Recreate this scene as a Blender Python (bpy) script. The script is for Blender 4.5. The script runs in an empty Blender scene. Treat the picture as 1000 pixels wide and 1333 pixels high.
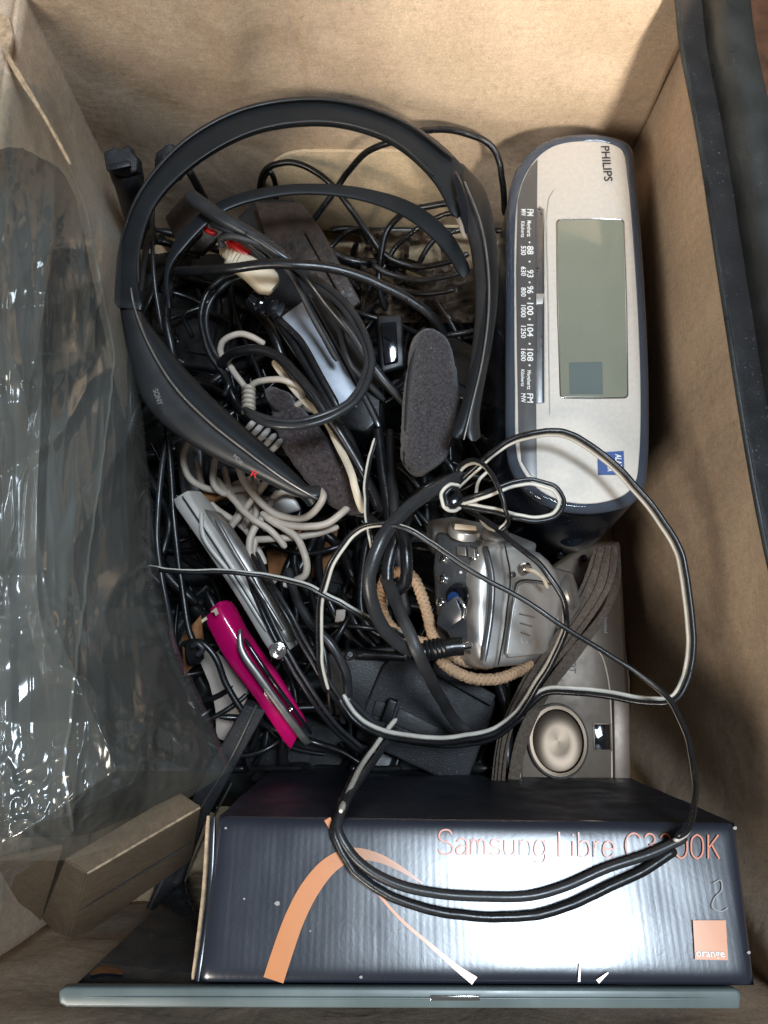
import bpy, bmesh, math, random
import numpy as np
from mathutils import Vector, Matrix, noise
random.seed(7)
SC = bpy.context.scene
COL = SC.collection
R = math.radians

# ------------------------------------------------------------------ camera
H = 0.52; TILT = R(15.0); F = 963.0
cam = bpy.data.cameras.new('camera'); camo = bpy.data.objects.new('camera', cam); COL.objects.link(camo)
cam.sensor_fit = 'VERTICAL'; cam.sensor_height = 36.0; cam.lens = 36.0*F/1333.0
cam.clip_start = 0.01; cam.clip_end = 50
camo.location = (0, 0, H); camo.rotation_euler = (TILT, 0, 0)
SC.camera = camo
# ------------------------------------------------------------------ world and lamps
w = bpy.data.worlds.new('World'); SC.world = w; w.use_nodes = True
bg = w.node_tree.nodes['Background']; bg.inputs[0].default_value = (0.95, 0.97, 1.0, 1); bg.inputs[1].default_value = 0.12
def area(name, loc, target, size, power, color, sy=None):
    l = bpy.data.lights.new(name, 'AREA'); o = bpy.data.objects.new(name, l); COL.objects.link(o)
    l.shape = 'RECTANGLE'; l.size = size; l.size_y = sy or size; l.energy = power; l.color = color
    o.location = loc; o.rotation_euler = (Vector(target)-Vector(loc)).to_track_quat('-Z', 'Y').to_euler()
    return o
area('window_light', (0.35, 0.11, 1.75), (0.05, 0.0, 0.2), 0.36, 26.0, (0.74, 0.87, 1.0), 0.34)
area('warm_fill', (-0.75, -0.85, 1.10), (0, 0.2, 0.15), 0.45, 17.0, (1.0, 0.91, 0.80))  # added warm fill from the near left, lighting the far and right panels
pool = area('panel_patch_light', (0.26, -0.85, 1.15), (0.135, 0.366, 0.29), 0.10, 0.5, (1.0, 0.93, 0.80))  # added narrow lamp that makes the bright patch on the far panel
pool.data.spread = R(17)
SC.view_settings.view_transform = 'Standard'; SC.view_settings.look = 'None'
SC.view_settings.exposure = 0.0; SC.view_settings.gamma = 1.0
SC.cycles.max_bounces = 8; SC.cycles.transparent_max_bounces = 12; SC.cycles.use_denoising = True
SC.cycles.caustics_reflective = False; SC.cycles.caustics_refractive = False

# ------------------------------------------------------------------ photo pixel -> place
CT, ST = math.cos(TILT), math.sin(TILT)
CAM = Vector((0, 0, H))
def ray(px, py):
    u = (px-500)/F; v = (666.5-py)/F
    return Vector((u, v*CT+ST, v*ST-CT))
def W(px, py, z):          # z in centimetres above the box floor
    if hasattr(px, 'x'): return px
    d = ray(px, py); return CAM + d*((H-z/100.0)/-d.z)
class Plane:
    def __init__(s, a, b, c):
        s.p = a.copy(); s.n = (b-a).cross(c-a).normalized()
        if s.n.dot(CAM-a) < 0: s.n = -s.n
    def at(s, px, py, lift=0.0):
        p0 = s.p + s.n*lift; d = ray(px, py)
        return CAM + d*((p0-CAM).dot(s.n)/d.dot(s.n))
def wp(p):
    return p if isinstance(p, Vector) else W(*p)

# ------------------------------------------------------------------ materials
def mat(name, col, rough=0.5, metal=0.0, var=0.0, vscale=60, bump=0.0, bscale=400, coat=0.0, spec=0.5, sheen=0.0, dust=0.0, dustcol=(0.35, 0.34, 0.32), trans=0.0, alpha=1.0, detail=6):
    m = bpy.data.materials.new(name); m.use_nodes = True
    nt = m.node_tree; N = nt.nodes; L = nt.links; b = N['Principled BSDF']
    b.inputs['Base Color'].default_value = (*col, 1); b.inputs['Roughness'].default_value = rough
    b.inputs['Metallic'].default_value = metal; b.inputs['Coat Weight'].default_value = coat
    b.inputs['Specular IOR Level'].default_value = spec; b.inputs['Sheen Weight'].default_value = sheen
    b.inputs['Transmission Weight'].default_value = trans; b.inputs['Alpha'].default_value = alpha
    tc = N.new('ShaderNodeTexCoord')
    if var:
        n = N.new('ShaderNodeTexNoise'); n.inputs['Scale'].default_value = vscale; n.inputs['Detail'].default_value = detail
        L.new(tc.outputs['Object'], n.inputs['Vector'])
        r = N.new('ShaderNodeMapRange'); r.inputs[1].default_value = 0.3; r.inputs[2].default_value = 0.7
        r.inputs[3].default_value = 1-var; r.inputs[4].default_value = 1+var
        L.new(n.outputs['Fac'], r.inputs[0])
        mx = N.new('ShaderNodeVectorMath'); mx.operation = 'SCALE'; mx.inputs[0].default_value = col
        L.new(r.outputs[0], mx.inputs['Scale'])
        out = mx.outputs[0]
        r2 = N.new('ShaderNodeMapRange'); r2.inputs[1].default_value = 0.3; r2.inputs[2].default_value = 0.7
        r2.inputs[3].default_value = max(0.02, rough-0.35*var); r2.inputs[4].default_value = min(1, rough+0.45*var)
        n3 = N.new('ShaderNodeTexNoise'); n3.inputs['Scale'].default_value = vscale*1.7; n3.inputs['Detail'].default_value = 5
        L.new(tc.outputs['Object'], n3.inputs['Vector']); L.new(n3.outputs['Fac'], r2.inputs[0]); L.new(r2.outputs[0], b.inputs['Roughness'])
        if dust:
            n2 = N.new('ShaderNodeTexNoise'); n2.inputs['Scale'].default_value = 900; n2.inputs['Detail'].default_value = 3
            L.new(tc.outputs['Object'], n2.inputs['Vector'])
            r3 = N.new('ShaderNodeMapRange'); r3.inputs[1].default_value = 0.66; r3.inputs[2].default_value = 0.74; r3.inputs[3].default_value = 0; r3.inputs[4].default_value = dust
            L.new(n2.outputs['Fac'], r3.inputs[0])
            mm = N.new('ShaderNodeMixRGB'); mm.inputs[2].default_value = (*dustcol, 1)
            L.new(r3.outputs[0], mm.inputs[0]); L.new(out, mm.inputs[1]); out = mm.outputs[0]
        L.new(out, b.inputs['Base Color'])
    if bump:
        n = N.new('ShaderNodeTexNoise'); n.inputs['Scale'].default_value = bscale; n.inputs['Detail'].default_value = 6
        L.new(tc.outputs['Object'], n.inputs['Vector'])
        bp = N.new('ShaderNodeBump'); bp.inputs['Strength'].default_value = bump; bp.inputs['Distance'].default_value = 0.001
        L.new(n.outputs['Fac'], bp.inputs['Height']); L.new(bp.outputs[0], b.inputs['Normal'])
    return m
def cardboard(name, col, sx=1):
    m = bpy.data.materials.new(name); m.use_nodes = True
    nt = m.node_tree; N = nt.nodes; L = nt.links; b = N['Principled BSDF']
    b.inputs['Roughness'].default_value = 0.75; b.inputs['Specular IOR Level'].default_value = 0.25
    tc = N.new('ShaderNodeTexCoord')
    def nz(scale, detail, dist=0.0, vec=None):
        n = N.new('ShaderNodeTexNoise'); n.inputs['Scale'].default_value = scale; n.inputs['Detail'].default_value = detail
        n.inputs['Distortion'].default_value = dist
        L.new(vec or tc.outputs['Object'], n.inputs['Vector']); return n
    a = nz(12, 5, 0.6); f = nz(900, 3); g = nz(260, 4)
    mp = N.new('ShaderNodeMapping'); mp.inputs['Scale'].default_value = (90, 90, 1500)
    L.new(tc.outputs['Object'], mp.inputs[0])
    st = nz(1.0, 3, 0, mp.outputs[0])
    def rng(src, lo, hi, a_=0.3, b_=0.7):
        r = N.new('ShaderNodeMapRange'); r.inputs[1].default_value = a_; r.inputs[2].default_value = b_
        r.inputs[3].default_value = lo; r.inputs[4].default_value = hi; L.new(src, r.inputs[0]); return r.outputs[0]
    def mul(x, y):
        r = N.new('ShaderNodeMath'); r.operation = 'MULTIPLY'; L.new(x, r.inputs[0]); L.new(y, r.inputs[1]); return r.outputs[0]
    k = mul(mul(rng(a.outputs['Fac'], 0.86, 1.12), rng(f.outputs['Fac'], 0.86, 1.12)), mul(rng(g.outputs['Fac'], 0.92, 1.08), rng(st.outputs['Fac'], 0.93, 1.06)))
    # dark fibre flecks
    fl = nz(420, 2, 1.5); k = mul(k, rng(fl.outputs['Fac'], 0.72, 1.0, 0.27, 0.34))
    mx = N.new('ShaderNodeVectorMath'); mx.operation = 'SCALE'; mx.inputs[0].default_value = col
    L.new(k, mx.inputs['Scale']); L.new(mx.outputs[0], b.inputs['Base Color'])
    # soft dents + fibre relief + corrugation showing through
    mp2 = N.new('ShaderNodeMapping'); mp2.inputs['Scale'].default_value = (1, 1, 0.12)
    L.new(tc.outputs['Object'], mp2.inputs[0])
    co = nz(170, 1, 0, mp2.outputs[0])
    ad = N.new('ShaderNodeMath'); ad.operation = 'MULTIPLY_ADD'; ad.inputs[1].default_value = 0.16
    L.new(f.outputs['Fac'], ad.inputs[0]); 
    ad2 = N.new('ShaderNodeMath'); ad2.operation = 'MULTIPLY_ADD'; ad2.inputs[1].default_value = 0.5
    L.new(co.outputs['Fac'], ad2.inputs[0])
    d = nz(30, 3, 0.4); ad3 = N.new('ShaderNodeMath'); ad3.operation = 'MULTIPLY'; ad3.inputs[1].default_value = 2.2
    L.new(d.outputs['Fac'], ad3.inputs[0]); L.new(ad3.outputs[0], ad2.inputs[2]); L.new(ad2.outputs[0], ad.inputs[2])
    bp = N.new('ShaderNodeBump'); bp.inputs['Strength'].default_value = 0.55; bp.inputs['Distance'].default_value = 0.0012
    L.new(ad.outputs[0], bp.inputs['Height']); L.new(bp.outputs[0], b.inputs['Normal'])
    return m
M = {}
M['card'] = cardboard('cardboard', (0.51, 0.385, 0.275))
M['card_light'] = cardboard('cardboard_layer', (0.56, 0.41, 0.25))
M['card_shaded'] = cardboard('shaded_box_card', (0.16, 0.108, 0.066))  # bag's shade over the small cartons is put into the card colour
M['card_edge'] = mat('cardboard_edge', (0.42, 0.30, 0.19), 0.9, var=0.35, vscale=300, bump=0.6, bscale=500)
M['band'] = mat('headband_plastic', (0.010, 0.012, 0.014), 0.38, var=0.15, vscale=40, bump=0.03, bscale=900, spec=0.35)
M['arm'] = mat('headphone_arm', (0.022, 0.022, 0.023), 0.36, var=0.2, vscale=40, bump=0.06, bscale=1500, dust=0.1)
M['foam'] = mat('ear_foam', (0.045, 0.040, 0.043), 0.95, var=0.55, vscale=700, bump=1.0, bscale=1400, spec=0.15, sheen=0.3, dust=0.5)
M['foam_worn'] = mat('worn_ear_foam', (0.052, 0.038, 0.038), 0.95, var=0.55, vscale=500, bump=1.0, bscale=1300, spec=0.15, sheen=0.3, dust=0.6)
M['rubber'] = mat('cable_rubber', (0.010, 0.010, 0.011), 0.30, var=0.2, vscale=90, bump=0.08, bscale=500)
M['rubber_grey'] = mat('grey_cable_rubber', (0.026, 0.027, 0.029), 0.32, var=0.2, vscale=90, bump=0.08, bscale=500)
M['rubber_mat'] = mat('matt_cable_rubber', (0.022, 0.021, 0.021), 0.5, var=0.25, vscale=90, bump=0.15, bscale=500)
M['white_wire'] = mat('white_insulation', (0.62, 0.58, 0.50), 0.35, var=0.12, vscale=120)
M['beige'] = mat('beige_cable', (0.50, 0.42, 0.345), 0.45, var=0.14, vscale=110, bump=0.05, dust=0.0)
M['cream'] = mat('cream_plastic', (0.66, 0.55, 0.40), 0.45, var=0.1, vscale=90)
M['red'] = mat('red_plastic', (0.55, 0.012, 0.015), 0.35, var=0.1)
M['black'] = mat('black_plastic', (0.013, 0.013, 0.014), 0.38, var=0.2, vscale=60, bump=0.12, bscale=900, dust=0.4)
M['black_tex'] = mat('textured_black_plastic', (0.022, 0.022, 0.024), 0.55, var=0.3, vscale=80, bump=0.5, bscale=1500, dust=0.5)
M['gloss'] = mat('gloss_black', (0.007, 0.008, 0.011), 0.10, var=0.2, vscale=60, coat=0.5)
M['navy'] = mat('clock_body', (0.008, 0.011, 0.018), 0.2, var=0.2, vscale=50, bump=0.04, bscale=200, dust=0.4)
M['champagne'] = mat('champagne_face', (0.54, 0.49, 0.43), 0.60, metal=0.35, var=0.05, vscale=400, bump=0.05, bscale=1600)
M['strip'] = mat('dial_strip', (0.075, 0.07, 0.068), 0.3, var=0.05)
M['ink_white'] = mat('white_ink', (0.75, 0.75, 0.72), 0.5)
M['ink_grey'] = mat('grey_ink', (0.30, 0.29, 0.28), 0.5)
M['rubber_faint'] = mat('faint_ink', (0.16, 0.155, 0.15), 0.5)
M['ink_black'] = mat('black_ink', (0.02, 0.02, 0.02), 0.5)
M['lcd'] = mat('lcd_glass', (0.19, 0.20, 0.155), 0.12, var=0.05, vscale=30, coat=1.0, dust=0.3)
M['lcd_blue'] = mat('lcd_segment', (0.12, 0.145, 0.14), 0.15, coat=1.0)
M['blue'] = mat('blue_sticker', (0.015, 0.06, 0.22), 0.35, var=0.1)
M['silver'] = mat('camera_silver', (0.52, 0.50, 0.47), 0.40, metal=0.7, var=0.06, vscale=200, bump=0.03, bscale=2500, dust=0.3, dustcol=(0.2, 0.18, 0.16))
M['chrome'] = mat('chrome', (0.75, 0.74, 0.72), 0.12, metal=1.0)
M['gun'] = mat('gunmetal', (0.16, 0.16, 0.165), 0.3, metal=0.7, var=0.1, vscale=200)
M['darkpanel'] = mat('camera_back', (0.14, 0.14, 0.145), 0.28, metal=0.6, var=0.1, vscale=150, dust=0.3)
M['greyplastic'] = mat('grey_plastic', (0.50, 0.47, 0.43), 0.38, metal=0.1, var=0.08, vscale=150, bump=0.04, dust=0.3)
M['bronze'] = mat('bronze_camera', (0.095, 0.068, 0.046), 0.42, metal=0.3, var=0.1, vscale=120, bump=0.06, bscale=2000)
M['bronze_dk'] = mat('bronze_dark', (0.12, 0.085, 0.06), 0.38, metal=0.35, var=0.1, vscale=120)
M['web'] = mat('webbing', (0.10, 0.074, 0.055), 0.85, var=0.3, vscale=500, bump=1.0, bscale=900)
M['tan'] = mat('tan_cord', (0.50, 0.32, 0.19), 0.7)
M['pink'] = mat('magenta_plastic', (0.50, 0.004, 0.11), 0.16, var=0.1, vscale=80, coat=0.6)
M['steel'] = mat('brushed_steel', (0.26, 0.245, 0.23), 0.36, metal=0.75, var=0.12, vscale=150)
M['bluegrey'] = mat('silver_label', (0.50, 0.54, 0.60), 0.34, metal=0.4, var=0.08, vscale=120)
M['offwhite'] = mat('offwhite_plastic', (0.52, 0.44, 0.38), 0.5, var=0.1, vscale=50)
M['dvd'] = mat('dvd_case', (0.12, 0.15, 0.148), 0.30, var=0.25, vscale=30)
M['dvd_cover'] = mat('dvd_cover', (0.012, 0.02, 0.028), 0.22, var=0.5, vscale=50, coat=0.2)
M['orange'] = mat('orange_ink', (0.58, 0.20, 0.045), 0.4, var=0.05, vscale=100, coat=1.0)
M['orange_thin'] = mat('orange_lettering_ink', (0.60, 0.15, 0.05), 0.4, coat=0.35)
for q_ in ('orange', 'orange_thin'):
    b_ = M[q_].node_tree.nodes['Principled BSDF']; b_.inputs['Coat Roughness'].default_value = 0.21; b_.inputs['Coat IOR'].default_value = 1.6
M['leather'] = mat('brown_leather', (0.035, 0.024, 0.019), 0.42, var=0.4, vscale=70, bump=0.5, bscale=300, dust=0.5, dustcol=(0.3, 0.2, 0.13))
M['case'] = mat('scuffed_black_case', (0.016, 0.017, 0.0165), 0.42, var=0.5, vscale=30, bump=0.15, bscale=500, dust=0.35, dustcol=(0.16, 0.16, 0.15), spec=0.45)
M['sheet'] = mat('shade_sheet_black', (0.010, 0.011, 0.010), 0.5, var=0.4, vscale=45, bump=0.4, bscale=60, spec=0.35)  # for the added sheet that darkens the box bottom
M['binliner'] = mat('black_liner_plastic', (0.008, 0.009, 0.008), 0.5, var=0.3, vscale=30, bump=0.12, bscale=60, spec=0.12)
M['wood'] = mat('wood_floor', (0.16, 0.07, 0.035), 0.5, var=0.5, vscale=60)
M['copper'] = mat('copper_brown', (0.30, 0.13, 0.05), 0.35, metal=0.5, var=0.4, vscale=80)

def dial_metal():
    m = mat('brushed_dial', (0.09, 0.068, 0.05), 0.36, metal=1.0); nt = m.node_tree; b = nt.nodes['Principled BSDF']
    b.inputs['Anisotropic'].default_value = 0.7
    tg = nt.nodes.new('ShaderNodeTangent'); tg.direction_type = 'RADIAL'; tg.axis = 'Z'; nt.links.new(tg.outputs[0], b.inputs['Tangent'])
    return m
M['dial'] = dial_metal()
def box_print():           # glossy corrugated carton: near-black with rippled surface
    m = mat('printed_carton', (0.014, 0.017, 0.027), 0.35, coat=1.0, spec=0.25)
    nt = m.node_tree; N = nt.nodes; L = nt.links; b = N['Principled BSDF']; b.inputs['Coat Roughness'].default_value = 0.23; b.inputs['Coat IOR'].default_value = 1.6
    tc = N.new('ShaderNodeTexCoord')
    mp = N.new('ShaderNodeMapping'); mp.inputs['Scale'].default_value = (1, 0.05, 0.05); L.new(tc.outputs['Object'], mp.inputs[0])
    n = N.new('ShaderNodeTexNoise'); n.inputs['Scale'].default_value = 330; n.inputs['Detail'].default_value = 2; L.new(mp.outputs[0], n.inputs['Vector'])
    n2 = N.new('ShaderNodeTexNoise'); n2.inputs['Scale'].default_value = 300; n2.inputs['Detail'].default_value = 6; n2.inputs['Distortion'].default_value = 1.0; L.new(tc.outputs['Object'], n2.inputs['Vector'])
    wv = N.new('ShaderNodeTexWave'); wv.inputs['Scale'].default_value = 118; wv.inputs['Distortion'].default_value = 1.2; wv.inputs['Detail'].default_value = 1; wv.inputs['Detail Scale'].default_value = 0.4
    L.new(mp.outputs[0], wv.inputs['Vector'])
    a = N.new('ShaderNodeMath'); a.operation = 'MULTIPLY_ADD'; a.inputs[1].default_value = 0.7; L.new(n2.outputs['Fac'], a.inputs[0]); L.new(n.outputs['Fac'], a.inputs[2])
    a2 = N.new('ShaderNodeMath'); a2.operation = 'MULTIPLY_ADD'; a2.inputs[1].default_value = 0.18; L.new(wv.outputs['Fac'], a2.inputs[0]); L.new(a.outputs[0], a2.inputs[2])
    bp = N.new('ShaderNodeBump'); bp.inputs['Strength'].default_value = 0.14; bp.inputs['Distance'].default_value = 0.0004
    L.new(a2.outputs[0], bp.inputs['Height']); L.new(bp.outputs[0], b.inputs['Normal'])
    bc_ = N.new('ShaderNodeBump'); bc_.inputs['Strength'].default_value = 0.10; bc_.inputs['Distance'].default_value = 0.00025
    L.new(a2.outputs[0], bc_.inputs['Height']); L.new(bc_.outputs[0], b.inputs['Coat Normal'])
    v = N.new('ShaderNodeTexNoise'); v.inputs['Scale'].default_value = 60; v.inputs['Detail'].default_value = 8; L.new(tc.outputs['Object'], v.inputs['Vector'])
    r = N.new('ShaderNodeMapRange'); r.inputs[1].default_value = 0.35; r.inputs[2].default_value = 0.7; r.inputs[3].default_value = 0.27; r.inputs[4].default_value = 0.36
    L.new(v.outputs['Fac'], r.inputs[0]); L.new(r.outputs[0], b.inputs['Roughness'])
    return m
M['carton'] = box_print()
M['carton_side'] = mat('carton_side_print', (0.012, 0.015, 0.024), 0.5, var=0.3, vscale=40, bump=0.15, bscale=120, spec=0.35)
def film(name, tint, lo, hi, rough=0.16, gain=0.85):
    m = bpy.data.materials.new(name); m.use_nodes = True
    nt = m.node_tree; N = nt.nodes; L = nt.links; N.remove(N['Principled BSDF']); out = N['Material Output']
    tr = N.new('ShaderNodeBsdfTransparent'); tr.inputs[0].default_value = (0.95, 0.96, 0.95, 1)
    df = N.new('ShaderNodeBsdfDiffuse'); df.inputs[0].default_value = (*tint, 1)
    gl = N.new('ShaderNodeBsdfGlossy'); gl.inputs['Roughness'].default_value = rough; gl.inputs[0].default_value = (1, 1, 1, 1)
    m1 = N.new('ShaderNodeMixShader'); m2 = N.new('ShaderNodeMixShader'); tc = N.new('ShaderNodeTexCoord')
    mpa = N.new('ShaderNodeMapping'); mpa.inputs['Scale'].default_value = (3.0, 0.7, 1.5); L.new(tc.outputs['Object'], mpa.inputs[0])
    n = N.new('ShaderNodeTexNoise'); n.inputs['Scale'].default_value = 9; n.inputs['Detail'].default_value = 7; n.inputs['Distortion'].default_value = 0.5; L.new(mpa.outputs[0], n.inputs['Vector'])
    r = N.new('ShaderNodeMapRange'); r.inputs[1].default_value = 0.35; r.inputs[2].default_value = 0.7; r.inputs[3].default_value = lo; r.inputs[4].default_value = hi
    L.new(n.outputs['Fac'], r.inputs[0])
    mp = N.new('ShaderNodeMapping'); mp.inputs['Scale'].default_value = (1.0, 0.3, 1); mp.inputs['Rotation'].default_value = (0, 0, 0.15); L.new(tc.outputs['Object'], mp.inputs[0])
    n2 = N.new('ShaderNodeTexNoise'); n2.inputs['Scale'].default_value = 40; n2.inputs['Detail'].default_value = 2; n2.inputs['Distortion'].default_value = 0.8; L.new(mp.outputs[0], n2.inputs['Vector'])
    bp = N.new('ShaderNodeBump'); bp.inputs['Strength'].default_value = 0.15; bp.inputs['Distance'].default_value = 0.0015
    L.new(n2.outputs['Fac'], bp.inputs['Height']); L.new(bp.outputs[0], gl.inputs['Normal']); L.new(bp.outputs[0], df.inputs['Normal'])
    fr = N.new('ShaderNodeFresnel'); fr.inputs[0].default_value = 1.5; L.new(bp.outputs[0], fr.inputs['Normal'])
    g = N.new('ShaderNodeMath'); g.operation = 'MULTIPLY'; g.use_clamp = True; g.inputs[1].default_value = gain; L.new(fr.outputs[0], g.inputs[0])
    g2 = N.new('ShaderNodeMath'); g2.operation = 'MINIMUM'; g2.inputs[1].default_value = 0.10; L.new(g.outputs[0], g2.inputs[0])
    L.new(r.outputs[0], m1.inputs[0]); L.new(tr.outputs[0], m1.inputs[1]); L.new(df.outputs[0], m1.inputs[2])
    L.new(g2.outputs[0], m2.inputs[0]); L.new(m1.outputs[0], m2.inputs[1]); L.new(gl.outputs[0], m2.inputs[2]); L.new(m2.outputs[0], out.inputs[0])
    return m
M['film'] = film('clear_bag_film', (0.42, 0.43, 0.40), 0.03, 0.13)
M['film2'] = film('clear_bag_film_back', (0.42, 0.42, 0.38), 0.06, 0.20)
M['wrap'] = film('smoky_wrap_film', (0.2, 0.14, 0.1), 0.2, 0.5)
def clear():
    m = mat('clear_blue_plastic', (0.30, 0.36, 0.47), 0.05, trans=0.85)
    m.node_tree.nodes['Principled BSDF'].inputs['IOR'].default_value = 1.4
    return m
M['clear'] = clear()

# ------------------------------------------------------------------ builders
def obj(name, me, m, parent=None):
    o = bpy.data.objects.new(name, me); COL.objects.link(o)
    if m is not None: me.materials.append(m)
    if parent is not None: o.parent = parent
    return o
def finish(me, ang=35):
    for p in me.polygons: p.use_smooth = True
    me.set_sharp_from_angle(angle=R(ang))
def thing(name, label, cat, loc=(0, 0, 0), group=None):
    o = bpy.data.objects.new(name, None); COL.objects.link(o); o.location = (0, 0, 0); o.empty_display_size = 0.02
    o['label'] = label; o['category'] = cat
    if group: o['group'] = group
    return o
def tag(o, label, cat, group=None):
    o['label'] = label; o['category'] = cat
    if group: o['group'] = group
    return o
def spline(P, n=8, closed=False):
    P = [Vector(wp(p)) for p in P]; out = []; k = len(P)
    if k == 2 and not closed: return [P[0].lerp(P[1], i/n) for i in range(n+1)]
    rng = range(k if closed else k-1)
    for i in rng:
        p1, p2 = P[i], P[(i+1) % k]
        p0 = P[i-1] if (i > 0 or closed) else p1*2-p2
        p3 = P[(i+2) % k] if (i+2 < k or closed) else p2*2-p1
        t0 = 0; t1 = t0+max(1e-6, (p1-p0).length)**0.5; t2 = t1+max(1e-6, (p2-p1).length)**0.5; t3 = t2+max(1e-6, (p3-p2).length)**0.5
        for j in range(n):
            t = t1+(t2-t1)*j/n
            A1 = p0*((t1-t)/(t1-t0))+p1*((t-t0)/(t1-t0)); A2 = p1*((t2-t)/(t2-t1))+p2*((t-t1)/(t2-t1)); A3 = p2*((t3-t)/(t3-t2))+p3*((t-t2)/(t3-t2))
            B1 = A1*((t2-t)/(t2-t0))+A2*((t-t0)/(t2-t0)); B2 = A2*((t3-t)/(t3-t1))+A3*((t-t1)/(t3-t1))
            out.append(B1*((t2-t)/(t2-t1))+B2*((t-t1)/(t2-t1)))
    if not closed: out.append(P[-1])
    return out
def frames(pts):
    T = [(pts[min(i+1, len(pts)-1)]-pts[max(i-1, 0)]).normalized() for i in range(len(pts))]
    n = T[0].orthogonal().normalized(); Ns = []
    up = Vector((0, 0, 1)); n = up-T[0]*up.dot(T[0]); n = n.normalized() if n.length > 0.05 else T[0].orthogonal().normalized()
    for t in T:
        n = n-t*n.dot(t); n.normalize(); Ns.append(n.copy())
    return T, Ns
def tube_data(pts, r, sides=10, ripple=None, flat=1.0):
    T, Ns = frames(pts); V = []; Fc = []; n = len(pts)
    for i, p in enumerate(pts):
        b = T[i].cross(Ns[i]); rr = r[i] if hasattr(r, '__len__') else r
        if i == 0 or i == n-1: rr *= 0.6
        for k in range(sides):
            a = 2*math.pi*k/sides
            V.append(p+Ns[i]*(math.cos(a)*rr*flat)+b*(math.sin(a)*rr))
    for i in range(n-1):
        for k in range(sides):
            a = i*sides+k; b2 = i*sides+(k+1) % sides
            Fc.append((a, b2, b2+sides, a+sides))
    Fc.append(tuple(range(sides))[::-1]); Fc.append(tuple((n-1)*sides+k for k in range(sides)))
    return V, Fc
def mesh(name, V, Fc):
    me = bpy.data.meshes.new(name); me.from_pydata([tuple(v) for v in V], [], Fc); me.update(); return me
def wob(pts, r):
    if isinstance(r, float) and len(pts) > 20:
        s_ = pts[0].x*900
        return [p+Vector((nz(i*.11, s_), nz(i*.11, s_, 5), 0))*0.0008+Vector((nz(i*.3, s_, 8), nz(i*.3, s_, 9), 0))*0.0002 for i, p in enumerate(pts)]
    return pts
def tube(name, P, r, m, parent=None, sides=10, n=8, flat=1.0, raw=False):
    pts = P if raw else wob(spline(P, n), r)
    V, Fc = tube_data(pts, r, sides, flat=flat); me = mesh(name, V, Fc); finish(me, 50)
    return obj(name, me, m, parent)
def cable(name, label, P, r, m, cat='cable', group=None, **k):
    # r in millimetres
    return tag(tube(name, P, r/1000.0, m, **k), label, cat, group)
def twin(name, label, P, r, parent_cat='speaker wire', a0=0.0, a1=0.0, m1=None, m2=None, group=None, P2=None):
    r = r*0.00078; t = thing(name, label, parent_cat, group=group)
    pts = wob(spline(P, 9), r)
    if P2 is None:
        T, Ns = frames(pts); A = []; B = []; n = len(pts)
        for i, p in enumerate(pts):
            a = R(a0+a1*i/n); side = T[i].cross(Ns[i])*math.cos(a)+Ns[i]*math.sin(a)
            A.append(p+side*r*0.96); B.append(p-side*r*0.96)
    else:
        A = pts; B = spline(P2, 9)
    tube('black_conductor', A, r, m1 or M['rubber'], t, 8, raw=True)
    tube('white_conductor', [q-Vector((0,0,r*0.5)) for q in B] if P2 is None else B, r*(0.82 if P2 is None else 1), m2 or M['white_wire'], t, 8, raw=True)
    return t
def loft(name, A, B, thick, m, parent=None, e=1.0, n=6, seg=16, closed=False, sink=0.5, taper=True, cap=0.35, rounded=0.0):
    """closed cross-section swept between two rails. thick in mm; e<1 boxier"""
    a = spline(A, n, closed); b = spline(B, n, closed)
    k = min(len(a), len(b))
    def res(p, k):
        L_ = [0]
        q = p+[p[0]] if closed else p
        for i in range(1, len(q)): L_.append(L_[-1]+(q[i]-q[i-1]).length)
        out = []; j = 0
        for i in range(k):
            s = L_[-1]*i/(k if closed else k-1)
            while j < len(L_)-2 and L_[j+1] < s: j += 1
            f = (s-L_[j])/max(1e-9, L_[j+1]-L_[j]); out.append(q[j].lerp(q[j+1], min(1, f)))
        return out
    if len(a) != len(b): a = res(a, k); b = res(b, k)
    V = []; Fc = []; th = thick/1000.0
    for i in range(k):
        c = (a[i]+b[i])/2; wv = (b[i]-a[i])/2
        i0, i1 = ((i-1) % k, (i+1) % k) if closed else (max(i-1, 0), min(i+1, k-1))
        t = ((a[i1]+b[i1])-(a[i0]+b[i0])).normalized()
        nn = t.cross(wv).normalized()
        if nn.dot(CAM-c) < 0: nn = -nn
        s = 1.0
        if not closed and taper and (i == 0 or i == k-1): s = cap
        ws = 0.7+0.3*s
        if rounded:
            d_ = min(1.0, min(i, k-1-i)/(rounded*k)); s = 0.12+0.88*math.sqrt(max(0, 1-(1-d_)**2)); ws = 0.25+0.75*s
        for q in range(seg):
            an = 2*math.pi*q/seg; ca, sa = math.cos(an), math.sin(an)
            ca = math.copysign(abs(ca)**e, ca); sa = math.copysign(abs(sa)**e, sa)
            V.append(c+wv*ca*ws+nn*(th*(sa*0.5*s-sink)))
    for i in range(k if closed else k-1):
        for q in range(seg):
            x = i*seg+q; y = i*seg+(q+1) % seg; i2 = (i+1) % k
            Fc.append((x, y, i2*seg+(q+1) % seg, i2*seg+q))
    if not closed:
        Fc.append(tuple(range(seg))[::-1]); Fc.append(tuple((k-1)*seg+q for q in range(seg)))
    me = mesh(name, V, Fc); bm = bmesh.new(); bm.from_mesh(me); bmesh.ops.recalc_face_normals(bm, faces=bm.faces); bm.to_mesh(me); bm.free()
    finish(me, 45); return obj(name, me, m, parent)
def newell(P):
    n = Vector((0, 0, 0))
    for i in range(len(P)):
        a, b = P[i], P[(i+1) % len(P)]
        n += Vector(((a.y-b.y)*(a.z+b.z), (a.z-b.z)*(a.x+b.x), (a.x-b.x)*(a.y+b.y)))
    return n.normalized()
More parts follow.
